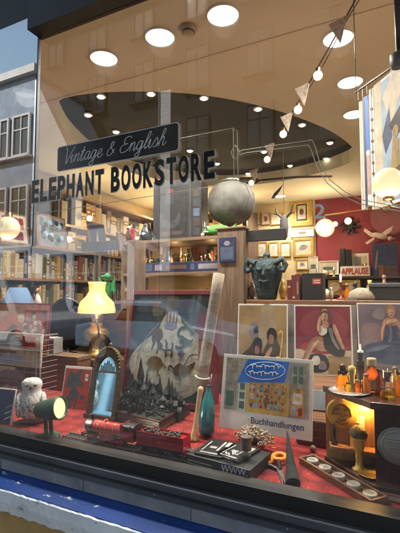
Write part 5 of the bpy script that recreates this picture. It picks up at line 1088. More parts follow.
# more curios
_used = set()
cmats = {'amber': g_amb, 'gold': m_gold, 'black': m_lblk, 'cream': M('cream_glaze', (.55,.48,.36), .25), 'green': M('green_glaze', (.05,.16,.08), .2), 'red': M('red_glaze', (.28,.03,.03), .25), 'blue': M('blue_glaze', (.03,.07,.22), .2), 'silver': m_silver, 'brown': m_brown, 'copper': M('copper', (.45,.18,.09), .3, .8)}
def curio(px, Y, z, hpx, rpx, kind, col, place, group):
    lab = '%s %s %s' % (col, kind, place)
    if lab in _used: return
    _used.add(lab); p = P(px, 300, Y); p.z = z+.0005; s = S(p); h, r = hpx*s, rpx*s; mt = cmats[col]
    o = thing(kind.split()[-1], lab, kind.split()[-1], p, random.uniform(-.3,.3), group)
    if 'bottle' in kind: MB().lathe([(0,0),(r,0),(r*1.05,h*.05),(r*1.05,h*.5),(r*.4,h*.68),(r*.36,h*.9),(0,h*.9)], 16).build('body', mt, o); MB().lathe([(r*.5,h*.88),(r*.5,h),(0,h*1.01)], 10).build('stopper', m_brown, o)
    elif 'vase' in kind: MB().lathe([(0,0),(r*.5,0),(r,h*.35),(r*.9,h*.6),(r*.4,h*.8),(r*.6,h),(r*.5,h),(r*.3,h*.8)], 16).build('body', mt, o); MB().lathe([(r*.42,h*.78),(r*.46,h*.8),(r*.42,h*.82)], 14).build('band', m_gold, o)
    elif 'bust' in kind: MB().lathe([(0,0),(r*.7,0),(r*.7,h*.1),(r*.4,h*.16),(r*.9,h*.35),(r*.8,h*.5),(r*.32,h*.6),(0,h*.64)], 16, 0, None, 1, .65).build('chest', mt, o); MB().ball((0,-r*.05,h*.80), (r*.45,r*.5,h*.19), 14).ball((0,-r*.5,h*.78), (r*.1,r*.14,h*.06), 8).build('head', mt, o)
    elif 'candlestick' in kind: MB().lathe([(0,0),(r,0),(r,h*.04),(r*.3,h*.1),(r*.22,h*.3),(r*.4,h*.36),(r*.2,h*.42),(r*.2,h*.6),(r*.6,h*.64),(r*.55,h*.68),(0,h*.68)], 16).build('stem', mt, o); MB().lathe([(r*.28,h*.68),(r*.28,h*.97),(0,h)], 10).build('candle', m_white, o)
    elif 'clock' in kind: MB().lathe([(0,-r*.3),(r,-r*.3),(r*1.06,0),(r,r*.3),(0,r*.3)], 24, 0, TR((0,0,r*1.1), PI/2)).build('case', mt, o); MB().lathe([(r*.86,0),(r*.86,.002),(0,.002)], 24, 0, TR((0,-r*.31,r*1.1), PI/2)).build('dial', m_paper, o); MB().bb((-.001,-r*.34,r*1.1),(.001,-r*.33,r*1.75)).bb((0,-r*.34,r*1.1-.001),(r*.4,-r*.33,r*1.1+.001)).build('hands', m_black, o)
    elif 'frame' in kind: f = MB(); 
    else: MB().bb((-r,-r*.7,0),(r,r*.7,h*.8)).build('body', mt, o, bev=.002); MB().bb((-r*1.04,-r*.74,h*.8),(r*1.04,r*.74,h)).build('lid', mt, o, bev=.002)
KD = ['glass bottle', 'vase', 'bust', 'candlestick', 'clock', 'box']
GQ = 'curios crowding the shelves'
for k in range(28):
    curio(127+k*3.4, YM+.20+.05*(k % 3), z2_, random.uniform(15,29), random.uniform(2.2,3.6), KD[(k*5+1) % 6], list(cmats)[(k*3) % 10], 'in the back row of the oak unit upper shelf, '+['far left','left','centre left','centre','centre right','right','far right'][k//4], GQ)
for k in range(13):
    curio(126+k*7.4, YM+.07+.05*(k % 2), z3_, random.uniform(10,20), random.uniform(2.2,3.8), KD[(k*5+2) % 6], list(cmats)[(k*7+1) % 10], 'on the oak unit third shelf, '+['far left','left','centre left','centre','centre right','right','far right'][k//2], GQ)
for k in range(9):
    curio(128+k*4.6 if k < 4 else 200+(k-4)*1.2, YM+.08+.03*(k % 2), zt_, random.uniform(10,17), random.uniform(2,3), KD[(k*5) % 6], list(cmats)[(k*3+2) % 10], 'standing on the oak unit top, '+('left of the penguin' if k < 4 else 'beside the plush fish'), GQ) if k < 3 else None
for k in range(10):
    curio(254+k*14.5, 1.52 if k % 2 else 1.46, zk+.0 if False else P(300,300,1.2).z, random.uniform(16,26), random.uniform(3,5), KD[(k*5+3) % 6], ['black','brown','gold','black','copper','black','red','black','gold','brown'][k], 'on the back of the dark counter, '+['behind the sculpture left horn','behind the sculpture','by the red books','behind the black bag','right of the black bag','above the maroon poster','left of the tweed hat','behind the tweed hat','behind the cash box','at the right edge'][k], GQ)

for k in range(11):
    curio(252+k*13.2+(3 if k % 2 else 0), 1.33 if k % 2 else 1.28, P(300,300,1.2).z, random.uniform(9,20), random.uniform(2.2,4), KD[(k*5+1) % 6], ['brown','gold','amber','black','silver','copper','cream','amber','black','gold','blue'][k], 'in the front of the dark counter, '+['just right of the oak post','under the sculpture left horn','under the sculpture chin','left of the red books','by the black books','left of the black bag','right of the black bag','near the maroon poster top','left of the tweed hat','right of the tweed hat','by the cash box'][k], GQ) if k not in (1,2) else None
for k in range(8):
    curio(203+k*1.8 if k < 3 else 127+(k-3)*3.2, YM+.04+.07*(k % 3), zt_, random.uniform(9,18), random.uniform(1.8,2.8), KD[(k*5+4) % 6], list(cmats)[(k*3+1) % 10], 'on the oak unit top edge, '+('between dark box and fish' if k < 3 else 'left of the penguin'), GQ)

# side shelf with oil lamp and black disc
zS = P(78, 357, .85).z; sx0, sx1 = P(46, 357, .85).x, P(119, 357, .85).x
ss = thing('side_shelf', 'oak side shelf holding the oil lamp and black cauldron lid', 'shelf', ((sx0+sx1)/2, .95, ZP))
hw_ = (sx1-sx0)/2; MB().bb((-hw_,-.14,zS-ZP-.025),(hw_,.10,zS-ZP)).build('board', m_woodx, ss, bev=.003)
zU = P(113, 243, .98).z-ZP
MB().bb((hw_+.001,-.03,0),(hw_+.06,.10,zU)).build('upright', m_wood, ss, bev=.003); MB().bb((-hw_-.03,-.13,0),(-hw_-.001,.10,zS-ZP+.02)).build('upright', m_wood, ss, bev=.003); MB().bb((-hw_,.10,0),(hw_,.112,zS-ZP+.3)).build('back_board', m_dwood, ss)
p = onz(97, .93, zS+.0005); s = S(p)
o = thing('oil_lamp', 'brass oil lamp with a lit yellow tulip shade and wire handle', 'lamp', p)
MB().lathe([(0,0),(12*s,0),(13*s,2*s),(8*s,5*s),(5*s,10*s),(6*s,14*s),(12*s,18*s),(13*s,23*s),(10*s,27*s),(6*s,29*s),(6*s,33*s),(0,33*s)], 26).build('font', M('dull_brass', (.30,.20,.07), .35, .7, .3, 30, .05), o)
MB().lathe([(18.5*s,43*s),(18.5*s,47*s),(16.5*s,54*s),(10.5*s,60*s),(8*s,65*s),(8.4*s,71*s),(9.2*s,74*s),(8.8*s,74*s),(7.6*s,71*s),(7.4*s,65*s),(10*s,59.5*s),(16*s,53.5*s),(18*s,47*s),(18*s,43*s)], 30).build('shade', glowing('yellow_shade', (1,.70,.23), .85), o)
MB().tube([(15*s*math.cos(a_), -14*s, 20*s+26*s*math.sin(a_)) for a_ in [PI*k/18 for k in range(19)]], .9*s, 6).build('handle', m_black, o)
MB().lathe([(0,33*s),(5*s,33*s),(6.5*s,38*s),(5*s,43*s),(4*s,66*s),(0,66*s)], 16).build('burner', m_brass, o)
p = onz(69, .92, zS+.0005); s = S(p)
o = thing('black_cauldron_lid', 'large black dented round metal plate standing on the side shelf', 'plate', p, PSI*.6)
MB().lathe([(0,-.012),(11*s,-.008),(17*s,.0),(21*s,.004),(22*s,.010),(20*s,.012),(0,.006)], 36, 0, TR((0,0,30*s), PI/2+.12), 1, 1.22).build('plate', M('black_dented_metal', (.018,.02,.024), .30, .5, .5, 9, .6), o); MB().lathe([(9*s,0),(9*s,1*s),(2*s,3*s),(2*s,6*s)], 16).build('foot', m_black, o)
p = onz(107, 1.02, zS); p = P(107, 290, 1.0); s = S(p)
o = thing('green_dragon', 'bright green winged dragon toy hung above the oil lamp shade', 'toy', p)
MB().ball((0,0,0), (5*s,4*s,11*s), 14).ball((2*s,-2*s,13*s), (4*s,4*s,4*s), 12).lathe([(2*s,0),(1*s,6*s),(0,7*s)], 8, 0, TR((2*s,-5*s,13*s), PI/2)).build('body', M('dragon_green', (.03,.18,.065), .6, 0, .3, 20, .2), o)
for sd in (-1,1): MB().pr([(sd*2*s,4*s),(sd*11*s,13*s),(sd*9*s,5*s),(sd*10*s,-2*s),(sd*6*s,-1*s),(sd*3*s,-6*s)], .0, .004).build('wing', M('dragon_wing', (.03,.30,.10), .6, 0, .3, 20, .1), o)
MB().tube([(0,0,14*s),(0,.02,70*s)], .0008, 4).build('cord', m_black, o)
# small blue lamp + fairy pendant on the left
p = P(18, 309, .46); p.z = 1.365; s = S(P(18,309,.46))
o = thing('blue_lampshade', 'small pale blue conical lampshade above the reddish poster', 'lamp', P(18, 303, .62))
MB().lathe([(17*s,0),(9*s,17*s),(8.6*s,17*s),(16.6*s,0)], 26).build('shade', M('pale_blue_fabric', (.07,.13,.24), .8, 0, .1, 60, .1), o); MB().tube([(0,0,-22*s),(0,0,16*s)], .004, 8).build('stem', m_brass, o)
MB().lathe([(0,-30*s),(8*s,-30*s),(6*s,-26*s),(0,-24*s)], 18).build('base', m_brass, o)
p = P(38, 297, .55); s = S(p); o = thing('fairy_pendant', 'tiny pale fairy figure in white dress hanging on a thread', 'ornament', p)
MB().lathe([(0,-9*s),(4.5*s,-8*s),(2*s,0),(1.6*s,3*s),(0,4*s)], 14).build('dress', m_white, o)
MB().ball((0,0,6.5*s), 2.2*s, 12).ball((0,.002,7.2*s), 2.0*s, 10, 1).tube([(1.5*s,0,2*s),(3.5*s,-.002,7*s),(3*s,-.002,11*s)], .7*s, 6).tube([(-1.5*s,0,2*s),(-4*s,-.002,0),(-5*s,-.004,3*s)], .7*s, 6).tube([(.8*s,0,-8*s),(1.5*s,0,-14*s)], [.9*s,.6*s], 6).tube([(-.8*s,0,-8*s),(-1*s,0,-14*s)], [.9*s,.6*s], 6).build('body', [k_skin, k_hair], o)
MB().tube([(3*s,-.002,11*s),(1*s,0,60*s)], .0006, 4).build('thread', m_black, o)

# ------------------------------------------------------------------ right middle: counter and its things
zk = P(300, 300, 1.2).z
kx0, kx1 = P(250, 300, 1.2).x, .95
co = thing('dark_counter', 'dark wooden counter behind the pin-up posters', 'counter', ((kx0+kx1)/2, 1.4, .12)); hw_ = (kx1-kx0)/2
MB().bb((-hw_,-.25,0),(hw_,.25,zk-.12-.03)).build('body', m_dwood, co); MB().bb((-hw_,-.27,zk-.12-.03),(hw_+.02,.27,zk-.12)).build('top', m_brown, co, bev=.003)
p = onz(267, 1.22, zk+.0005); s = S(p)
o = thing('teal_sculpture', 'dark teal carved mask sculpture with curling horns on the counter', 'sculpture', p); m_tl = M('verdigris_carving', (.020,.04,.045), .45, .3, .6, 55, .9)
MB().lathe([(0,0),(9*s,0),(10*s,3*s),(12*s,12*s),(15*s,22*s),(16*s,30*s),(14*s,37*s),(8*s,41*s),(0,42*s)], 26, 0, None, 1, .7).build('body', m_tl, o)
for sd in (-1,1):
    MB().tube([(sd*10*s,-6*s,36*s),(sd*17*s,-5*s,40*s),(sd*20*s,-4*s,34*s),(sd*18*s,-6*s,28*s),(sd*14*s,-8*s,29*s),(sd*14*s,-9*s,33*s)], [3.4*s,3.2*s,3*s,2.6*s,2*s,1.2*s], 10).build('horn', m_tl, o)
dt = MB()
for k in range(16): a_ = -1.1+2.2*k/15; dt.tube([(15*s*math.sin(a_),-11*s*math.cos(a_),26*s),(12*s*math.sin(a_*.8),-9*s*math.cos(a_*.8),14*s),(9.5*s*math.sin(a_*.6),-7.5*s*math.cos(a_*.6),4*s)], .8*s, 5)
dt.ball((-5*s,-11*s,30*s), (3.4*s,2*s,2.2*s), 10).ball((5*s,-11*s,30*s), (3.4*s,2*s,2.2*s), 10).ball((0,-11.5*s,25*s), (2*s,2*s,4*s), 10).tube([(-5*s,-10.5*s,19*s),(0,-12*s,17.5*s),(5*s,-10.5*s,19*s)], 1.1*s, 6).ball((0,0,44*s), (4*s,3*s,4*s), 10)
for k in range(5): dt.ball(((k-2)*5*s,-3*s,(41-abs(k-2)*1.5)*s), 2.4*s, 8)
dt.build('carving', m_tl, o)
e = Vector((1,0,0)); book_row(onz(287,1.18,zk+.0005), e, .16, P(300,300,1.18).x-P(286.5,300,1.18).x, .20, 'the counter beside the teal sculpture', 'red books on the counter', ['dark red'], (.018,.028))
book_row(onz(299.5,1.22,zk+.0005), e, .14, .05, .17, 'the counter between red books and black bag', 'dark books on the counter', ['black','navy'], (.018,.028))
o, wv, hv = slab('black_bag', 'black paper bag with a small red label on the counter', 'bag', 302, 323, 274, 301, 1.16, .10, m_black); o.location.z = zk+.0005
pic(o, wv, hv, [(R4(.5,.58,.92,.80),0),(R4(.56,.63,.86,.67),1),(R4(.56,.71,.86,.75),1)], [k_red, k_cream], 'label')
MB().tube([(-wv*.2,.02,hv),(-wv*.15,.02,hv+.03),(wv*.15,.02,hv+.03),(wv*.2,.02,hv)], .002, 6).build('handle', m_black, o)
p = onz(362, 1.24, zk+.0005); s = S(p); o = thing('tweed_hat', 'grey and cream tweed hat on the counter above the violet poster', 'hat', p)
MB().lathe([(0,0),(13*s,0),(14*s,3*s),(11*s,9*s),(5*s,12*s),(0,12.5*s)], 24, 0, None, 1, .8).build('crown', M('tweed', (.26,.22,.17), .9, 0, .4, 80, .2), o); MB().lathe([(0,0),(7*s,0),(6.5*s,1.2*s),(0,1.5*s)], 20, 0, TR((-9*s,-7*s,0))).build('peak', M('dark_tweed', (.08,.07,.06), .9, 0, .4, 80, .2), o)
p = onz(385, 1.26, zk+.0005); s = S(p); o = thing('black_cash_box', 'black box shape with rounded lid at the right of the counter', 'box', p)
MB().bb((-14*s,-.05,0),(16*s,.08,13*s)).build('body', m_black, o, bev=.004); MB().bb((-14.5*s,-.055,13*s),(16.5*s,.085,17*s)).build('lid', m_dkgrey, o, bev=.004)

# ------------------------------------------------------------------ far wall
wl = MB().bb((P(40,300,YB).x,YB-.02,.121),(P(317,300,YB).x,YB-.001,ZC-.002)); struct(wl.build('cream_wall_panel', m_cream))
YF = YB-.021
m_gfr = M('gilt_frame', (.48,.31,.08), .4, .35, .25, 30, .1)
def frame(label, x0, x1, y0, y1, Y=YF, fr=None, b=.14, mats=None, polys=None, group='pictures on the cream wall'):
    a_ = P((x0+x1)/2, y1, Y); wv = (P(x1, y1, Y).x-P(x0, y1, Y).x); hv = P((x0+x1)/2, y0, Y).z-a_.z; a_.y -= .03
    o = thing('framed_picture', label, 'picture', a_, 0, group)
    f = MB(); bw = b*min(wv, hv)
    for q0, q1 in (((-wv/2,0,0),(-wv/2+bw,.03,hv)),((wv/2-bw,0,0),(wv/2,.03,hv)),((-wv/2+bw,0,0),(wv/2-bw,.03,bw)),((-wv/2+bw,0,hv-bw),(wv/2-bw,.03,hv))): f.bb(q0, q1)
    f.build('frame', fr or m_gfr, o, bev=.003); MB().bb((-wv/2+bw,.012,bw),(wv/2-bw,.028,hv-bw)).build('mount', m_white, o)
    pic(o, wv*.8, hv*.8, polys or [(R4(.2,.2,.8,.8),0),(EL(.5,.5,.2,.18),1)], mats or [k_cream, k_grey], 'picture', .0115).location.z = hv*.1
    return o
frame('gold mounted small portrait in a dark inner frame, top of the cream wall', 291, 313, 200, 226, polys=[(R4(.02,.02,.98,.98),1),(R4(.2,.12,.8,.92),0),(R4(.27,.2,.73,.85),2),(EL(.5,.55,.12,.15),3)], mats=[k_black, k_yellow, k_cream, k_brown])
frame('gilt framed sketch of a grey animal beside the red wall', 293, 314, 238, 257, polys=[(R4(.0,.0,1,1),0),(EL(.5,.5,.22,.18),1),(EL(.35,.42,.1,.12),1),(EL(.66,.55,.1,.1),1)], mats=[k_cream, k_grey])
for i, (a_, b_) in enumerate(((249,256),(258,267.5),(269,279),(280.5,291))):
    frame(['narrow gilt framed card just right of the oak post', 'gilt framed white card above the sculpture left horn', 'gilt framed white card above the sculpture crest', 'gilt framed white card above the red books'][i], a_, b_, 242, 257, b=.12, polys=[(R4(0,0,1,1),0),([(.2,.15),(.5,.8),(.8,.15)] if i % 2 else R4(.3,.2,.6,.8),1)], mats=[k_white, k_cream])
frame('low gilt frame half hidden behind the red books', 296, 309, 259, 270)
frame('white unframed paper print with pale blotches above the animal sketch', 291, 314, 229, 237, b=.04, fr=m_white)
for i, (a_, b_, c) in enumerate(((252,261,k_white),(262,270,k_red),(271,282,k_cream))):
    frame(['small white picture high on the cream wall near the globe', 'small red and white picture high on the cream wall', 'cream picture high on the cream wall beside the hanging lamp'][i], a_, b_, 213, 225, b=.1, polys=[(R4(0,0,1,1),0),(EL(.5,.5,.3,.3),1)], mats=[k_white, c])
for i, (a_, b_, y0) in enumerate(((309,318.5,257),(319,339,261))):
    frame(['pale card pinned at the edge of the red wall', 'pale landscape card leaning low on the red wall'][i], a_, b_, y0, 275, b=.05, fr=m_white, polys=[(R4(0,0,1,1),0),(R4(.15,.3,.8,.6),1)], mats=[k_cream, k_green], group='cards on the red wall')
# tall lit bookcase at the back left
YQ = 4.55
qx0, qx1 = XL+.42, P(247, 300, YQ).x
qz = [2.80, 2.45, 2.10, 1.75, 1.40]
unit('bookcase', 'tall golden lit bookcase on the far wall behind the oak unit', 'bookcase', qx0, qx1, YQ, YB-.035, qz, .03, m_woodx, m_gfr, True)
for i, z in enumerate(qz[1:3]):
    book_row(Vector((qx0+.02, YQ+.03, z+.0005)), Vector((1,0,0)), .2, qx1-qx0-.05, .30, ['the top shelf','the second shelf','the third shelf'][i]+' of the far golden bookcase', 'books on the far bookcase', ['tan','cream','ochre','brown','olive green','dark red'], (.06,.12))
# second golden bookcase against the left wall, far in
unit('bookcase', 'golden lit bookcase on the far left wall under the dark oval ceiling', 'bookcase', XL+.02, XL+.36, 2.2, 4.9, [2.7,2.32,1.94,1.56], .03, m_woodx, m_gfr, True, 'x')
for i, z in enumerate((2.32,1.94)):
    book_row(Vector((XL+.34, 2.25, z+.0005)), Vector((0,1,0)), .2, 2.5, .33, ['the upper shelf','the second shelf'][i]+' of the golden left wall bookcase', 'books on the golden left wall bookcase', ['tan','cream','ochre','brown','olive green'], (.07,.13), .85)
for k in range(7):
    MB()
    p = PXx(70+k*20, 200, XL+.46) if k < 5 else P(165+(k-5)*48, 200, YQ-.08); p.z = 2.42 if k % 2 else 2.12
    o = thing('clip_lamp', 'small lit clip lamp on the far bookcase, %s' % ['above the left end','left of the panel','below the word panel left half','under the lettering middle','left of the dark packaging box','right of the dark packaging box','near the silver globe'][k], 'lamp', p, 0, 'clip lamps on the far bookcase')
    MB().ball((0,0,0), .035, 12).build('bulb', E('clip_bulb', (1,.80,.45), 5), o); MB().tube([(0,0,.03),(0,.04,.06),(0,.06,.03)], .006, 6).build('arm', m_brass, o)
# wall shelf on the red wall
YW = 4.72
zw1, zw2 = P(360, 276, YW).z, P(345, 295, YW).z
wx0, wx1 = P(322, 276, YW).x, P(420, 276, YW).x
ws = thing('wall_shelf', 'dark two tier wall shelf on the red wall', 'shelf', ((wx0+wx1)/2, YW, 0)); hw_ = (wx1-wx0)/2
for z in (zw1, zw2, zw2-.5): MB().bb((-hw_,0,z-.035),(hw_,YB-.002-YW,z)).build('board', m_dwood, ws, bev=.002)
MB().bb((hw_-.03,.01,zw2-.5),(hw_,YB-.003-YW,zw1-.036)).build('upright', m_dwoodz, ws); MB().bb((-hw_,.01,zw2-.5),(-hw_+.03,YB-.003-YW,zw1-.036)).build('upright', m_dwoodz, ws)
def far(name, label, cat, x0, x1, y0, y1, mat, z, dep=.06, Y=YW+.08, polys=None, mats=None):
    o, wv, hv = slab(name, label, cat, x0, x1, y0, y1, Y, dep, mat); o.location.z = z+.0005
    if polys: pic(o, wv, hv, polys, mats)
    return o, wv, hv
far('book', 'tall black book left of its twin on the red wall shelf', 'book', 340, 345, 246, 274, m_black, zw1, .18); far('book', 'tall black book nearest the framed photo on the red wall shelf', 'book', 346, 351, 247, 274, m_lblk, zw1, .18)
o, wv, hv = far('word_sign', 'red on white APPLAUSE sign on the wall shelf', 'sign', 340, 369.5, 265, 275, m_white, zw1, .05, YW+.02)
t_ = text_mesh('lettering', 'APPLAUSE', 1, M('sign_red', (.45,.03,.025), .5), o, .001, 1, 0, .03)
xs_ = [v.co.x for v in t_.data.vertices]; zs_ = [v.co.z for v in t_.data.vertices]
for v in t_.data.vertices: v.co = Vector(((v.co.x-(max(xs_)+min(xs_))/2)/(max(xs_)-min(xs_))*wv*.92, -.002+v.co.y*.3, (v.co.z-min(zs_))/(max(zs_)-min(zs_))*hv*.66+hv*.17))
far('framed_photo', 'small white framed photo above the red lettered sign', 'picture', 352, 369, 249, 272, m_white, zw1+.0, .03, YW+.16, [(R4(.1,.1,.9,.9),0),(R4(.2,.3,.55,.85),1),(EL(.7,.4,.15,.15),2)], [k_cream, k_grey, k_red])
far('denim_bag', 'navy blue folded denim bag on the wall shelf under the pink bird', 'bag', 373, 398, 243, 275, k_navy, zw1, .15, YW+.05, [(R4(.3,.05,.95,.3),0),(limb((.1,.2),(.2,.8),.04,.03),1)], [k_brown, k_grey])
o, wv, hv = far('cassette_radio', 'gold cassette radio with two round speakers on the lower wall shelf', 'radio', 328, 360, 280, 295, M('gold_plastic', (.62,.42,.08), .35, .2), zw2, .12, YW+.03)
for sd in (-1,1): MB().lathe([(hv*.33,0),(hv*.33,.008),(hv*.25,.004),(0,.006)], 22, 0, TR((sd*wv*.3,-.001,hv*.5), PI/2)).build('speaker', k_cream, o)
MB().bb((-wv*.1,-.004,hv*.3),(wv*.1,-.0005,hv*.65)).build('tape_deck', k_brown, o); MB().tube([(-wv*.4,.05,hv),(-wv*.38,.05,hv+.04),(wv*.38,.05,hv+.04),(wv*.4,.05,hv)], .006, 6).build('handle', m_gold, o)
far('grey_box', 'dark grey cardboard box right of the gold radio', 'box', 366, 398, 281, 295, m_dkgrey, zw2, .15)
for k in range(9): curio(326+k*8.6, 4.86, zw1 if k in (0,1,5,6,8) else zw2, random.uniform(9,15), random.uniform(2,3.4), KD[(k*5+4) % 6], ['copper','gold','black','amber','red','cream','gold','green','silver'][k], 'at the back of the red wall shelf, '+['left end','left of the black books','behind the radio left speaker','behind the radio','behind the radio right speaker','right of the red lettered sign','by the denim bag','under the denim bag','behind the denim bag'][k], GQ)
for k in range(5): curio(366+k*7.5, 4.80, zw2 if k % 2 else zw1, random.uniform(8,14), random.uniform(2,3.4), KD[(k*5+1) % 6], ['gold','cream','copper','amber','silver'][k], 'on the red wall shelf, '+['beside the framed photo','left of the grey box','behind the denim bag','above the grey box','at the right end'][k], GQ)
p = P(350, 228, YB-.03); s = S(p); o = thing('octopus_ornament', 'black metal octopus-like ornament on the red wall', 'ornament', p); MB().ball((0,0,3*s), (5*s,.02,5*s), 14).build('body', m_black, o)
for k in range(8):
    a_ = -2.8+k*.8; MB().tube([(0,-.005,2*s),(4.5*s*math.sin(a_+.2),-.01,2*s-5*s*math.cos(a_+.2)),(8*s*math.sin(a_),-.01,2*s-7.5*s*math.cos(a_)),(9.5*s*math.sin(a_+.4),-.01,2*s-9*s*math.cos(a_+.4))], [1.5*s,1.3*s,1*s,.6*s], 6).build('tentacle', m_black, o)
p = P(380, 236, YB-.10); s = S(p); o = thing('bird_ornament', 'pale pink flying bird ornament with spread wings on the red wall', 'ornament', p); mpk = M('pink_plaster', (.66,.50,.44), .6)
MB().ball((0,0,0), (8*s,3*s,3*s), 14, 0, TR((0,0,0),0,.35)).ball((9*s,0,-3*s), 2.4*s, 10).lathe([(1.2*s,0),(0,4*s)], 8, 0, TR((11*s,0,-3.4*s),0,PI/2)).build('body', mpk, o)
MB().pr([(-2*s,1*s),(-8*s,4*s),(-14*s,9*s),(-15*s,6*s),(-9*s,0),(-2*s,-2*s)], -.01, .01).build('wing', mpk, o); MB().pr([(0,1*s),(6*s,6*s),(12*s,9*s),(10*s,4*s),(4*s,-1*s)], -.03, -.01).build('wing', mpk, o); MB().pr([(-6*s,-1*s),(-14*s,-6*s),(-12*s,-8*s),(-5*s,-3*s)], -.01, .01).build('tail', mpk, o)
MB().tube([(0,.02,0),(0,.09,0)], .008, 6).build('peg', m_black, o)
# wall lamp with arm and globes
m_globe = glowing('globe_glass', (1,.80,.46), 1.0)
p = P(325, 228, 4.7); s = S(p); o = thing('globe_wall_lamp', 'lit round globe lamp on a long thin arm against the red wall', 'lamp', p)
MB().ball((0,0,0), 9.2*s, 24).build('globe', m_globe, o); q = P(386, 207, YB-.02)-p; MB().tube([(0,0,9*s),(0,0,13*s),q], .012, 8).build('arm', m_brass, o); MB().lathe([(.06,0),(.06,.02),(0,.02)], 16, 0, TR(q, PI/2)).build('wall_plate', m_brass, o)
for k, (px, py) in enumerate(((335,224),(348,221))):
    MB().ball(P(px, py, 4.75)-p, (3.4*s if k else 2.6*s), 12).build('spot_bulb', E('spot_bulb', (1,.9,.7), 4), o)
p = P(8, 228, .28); s = S(p); o = thing('globe_pendant', 'lit round globe pendant at the left edge near the glass', 'lamp', p); MB().ball((0,0,0), 11.5*s, 26).build('globe', m_globe, o); MB().tube([(0,0,11*s),(0,0,ZC-p.z)], .003, 6).build('cord', m_black, o); MB().lathe([(4*s,10*s),(4*s,15*s),(0,16*s)], 14).build('cap', m_brass, o)
p = P(388, 183, .24); s = S(p); o = thing('globe_pendant', 'large lit round globe pendant at the right edge below the hung prints', 'lamp', p); MB().ball((0,0,0), 15*s, 28).build('globe', m_globe, o); MB().lathe([(5*s,-14*s),(5.5*s,-17*s),(0,-18*s)], 14).build('cap', m_brass, o); q = P(398,212,.34)-p; MB().tube([(0,0,-17*s),(3*s,.01,-22*s),(14*s,.03,-24*s),(60*s,.06,-24*s)], .006, 8).build('arm', m_black, o)

# prints hung at top right
zr0, zr1 = P(360, 208, .75).z, P(360, 97, .75).z
def hung(lab, px0, px1, Y0, Y1, z0, z1, polys, mats, thick=.006, name='hung_print'):
    a_, b_ = P(px0, 150, Y0), P(px1, 150, Y1); d = Vector((b_.x-a_.x, b_.y-a_.y, 0)); wv = d.length; m_ = (a_+b_)/2; m_.z = z0
    o = thing(name, lab, 'print', m_, math.atan2(d.y, d.x), 'prints hung in the upper right'); MB().bb((-wv/2,0,0),(wv/2,thick,z1-z0)).build('sheet', m_white, o, bev=.0006)
    pic(o, wv, z1-z0, polys, mats); return o
hung('narrow white edged print, leftmost of the prints hung at upper right', 360, 363.5, .80, .79, zr0, zr1, [(R4(.3,0,.7,1),0)], [k_cream], .02)
hung('narrow blue striped print edge hung at upper right beside the white one', 363.8, 370, .79, .77, zr0+.012, zr1+.012, [(R4(.05,0,.4,1),0),(R4(.4,.5,.95,1),1),(R4(.45,.1,.95,.45),2),(R4(.4,.45,.95,.5),3)], [k_navy, k_blue, ink('pinkish', (.5,.3,.3)), k_white], .02)
hung('narrow cream print edge hung at upper right against the picture sheet', 370.4, 375, .76, .745, zr0-.01, zr1+.03, [(R4(.4,0,.6,1),0)]+[(R4(.25,.1+.09*k,.75,.12+.09*k),1) for k in range(9)], [k_grey, k_brown], .02)
hung('wide pale blue hung print with a golden seated figure at the right edge', 375.5, 412, .74, .56, zr0-.012, zr1+.035, [(R4(.02,.02,.98,.98),0),(R4(.0,.0,.22,1),1),([(.25,.85),(.6,1.0),(.9,.9),(.5,.6)],1),([(.22,.55),(.45,.75),(.5,.5),(.3,.4)],2),([(.42,.6),(.8,.72),(.98,.65),(.98,.52),(.6,.5)],3),(limb((.55,.2),(.6,.48),.12,.08),4),(EL(.6,.53,.08,.05),4),(limb((.4,.18),(.7,.22),.05,.05),5)], [k_pale, k_cream, k_dress, k_black, ink('bronze', (.32,.22,.08)), k_brown])
rk_ = thing('print_rail', 'thin black rail from which the prints hang at upper right', 'rail', P(380, 90, .70)); a_, b_ = P(356,97,.80)-rk_.location, P(420,66,.54)-rk_.location; a_.z = b_.z = zr1+.05-rk_.location.z
MB().tube([a_, b_], .004, 8).tube([a_, a_+Vector((0,0,ZC-zr1-.05))], .002, 6).tube([b_, b_+Vector((0,0,ZC-zr1-.05))], .002, 6).build('rail', m_black, rk_)
for k in range(4): t_ = (.04,.12,.2,.6)[k]; c = a_.lerp(b_, t_); MB().tube([c, c+Vector((0,0,-.045))], .0012, 5).build('hook', m_silver, rk_)
p = P(397, 60, .42); s = S(p); o = thing('ceiling_speaker', 'small grey speaker hanging at the top right corner', 'speaker', p); MB().lathe([(5*s,-8*s),(6.5*s,-6*s),(6.5*s,5*s),(3*s,8*s),(0,9*s)], 18).build('body', m_dkgrey, o); MB().tube([(0,0,8*s),(0,0,ZC-p.z)], .004, 8).build('rod', m_black, o)
p = P(400, 20, .36); o = thing('black_drape', 'black hanging drape strip at the top right edge', 'drape', p); s = S(p)
MB().hexa([(-4*s,0,-30*s),(6*s,0,-30*s),(6*s,.01,-30*s),(-4*s,.01,-30*s)], [(-7*s,0,ZC-p.z),(8*s,0,ZC-p.z),(8*s,.01,ZC-p.z),(-7*s,.01,ZC-p.z)]).build('cloth', m_black, o)

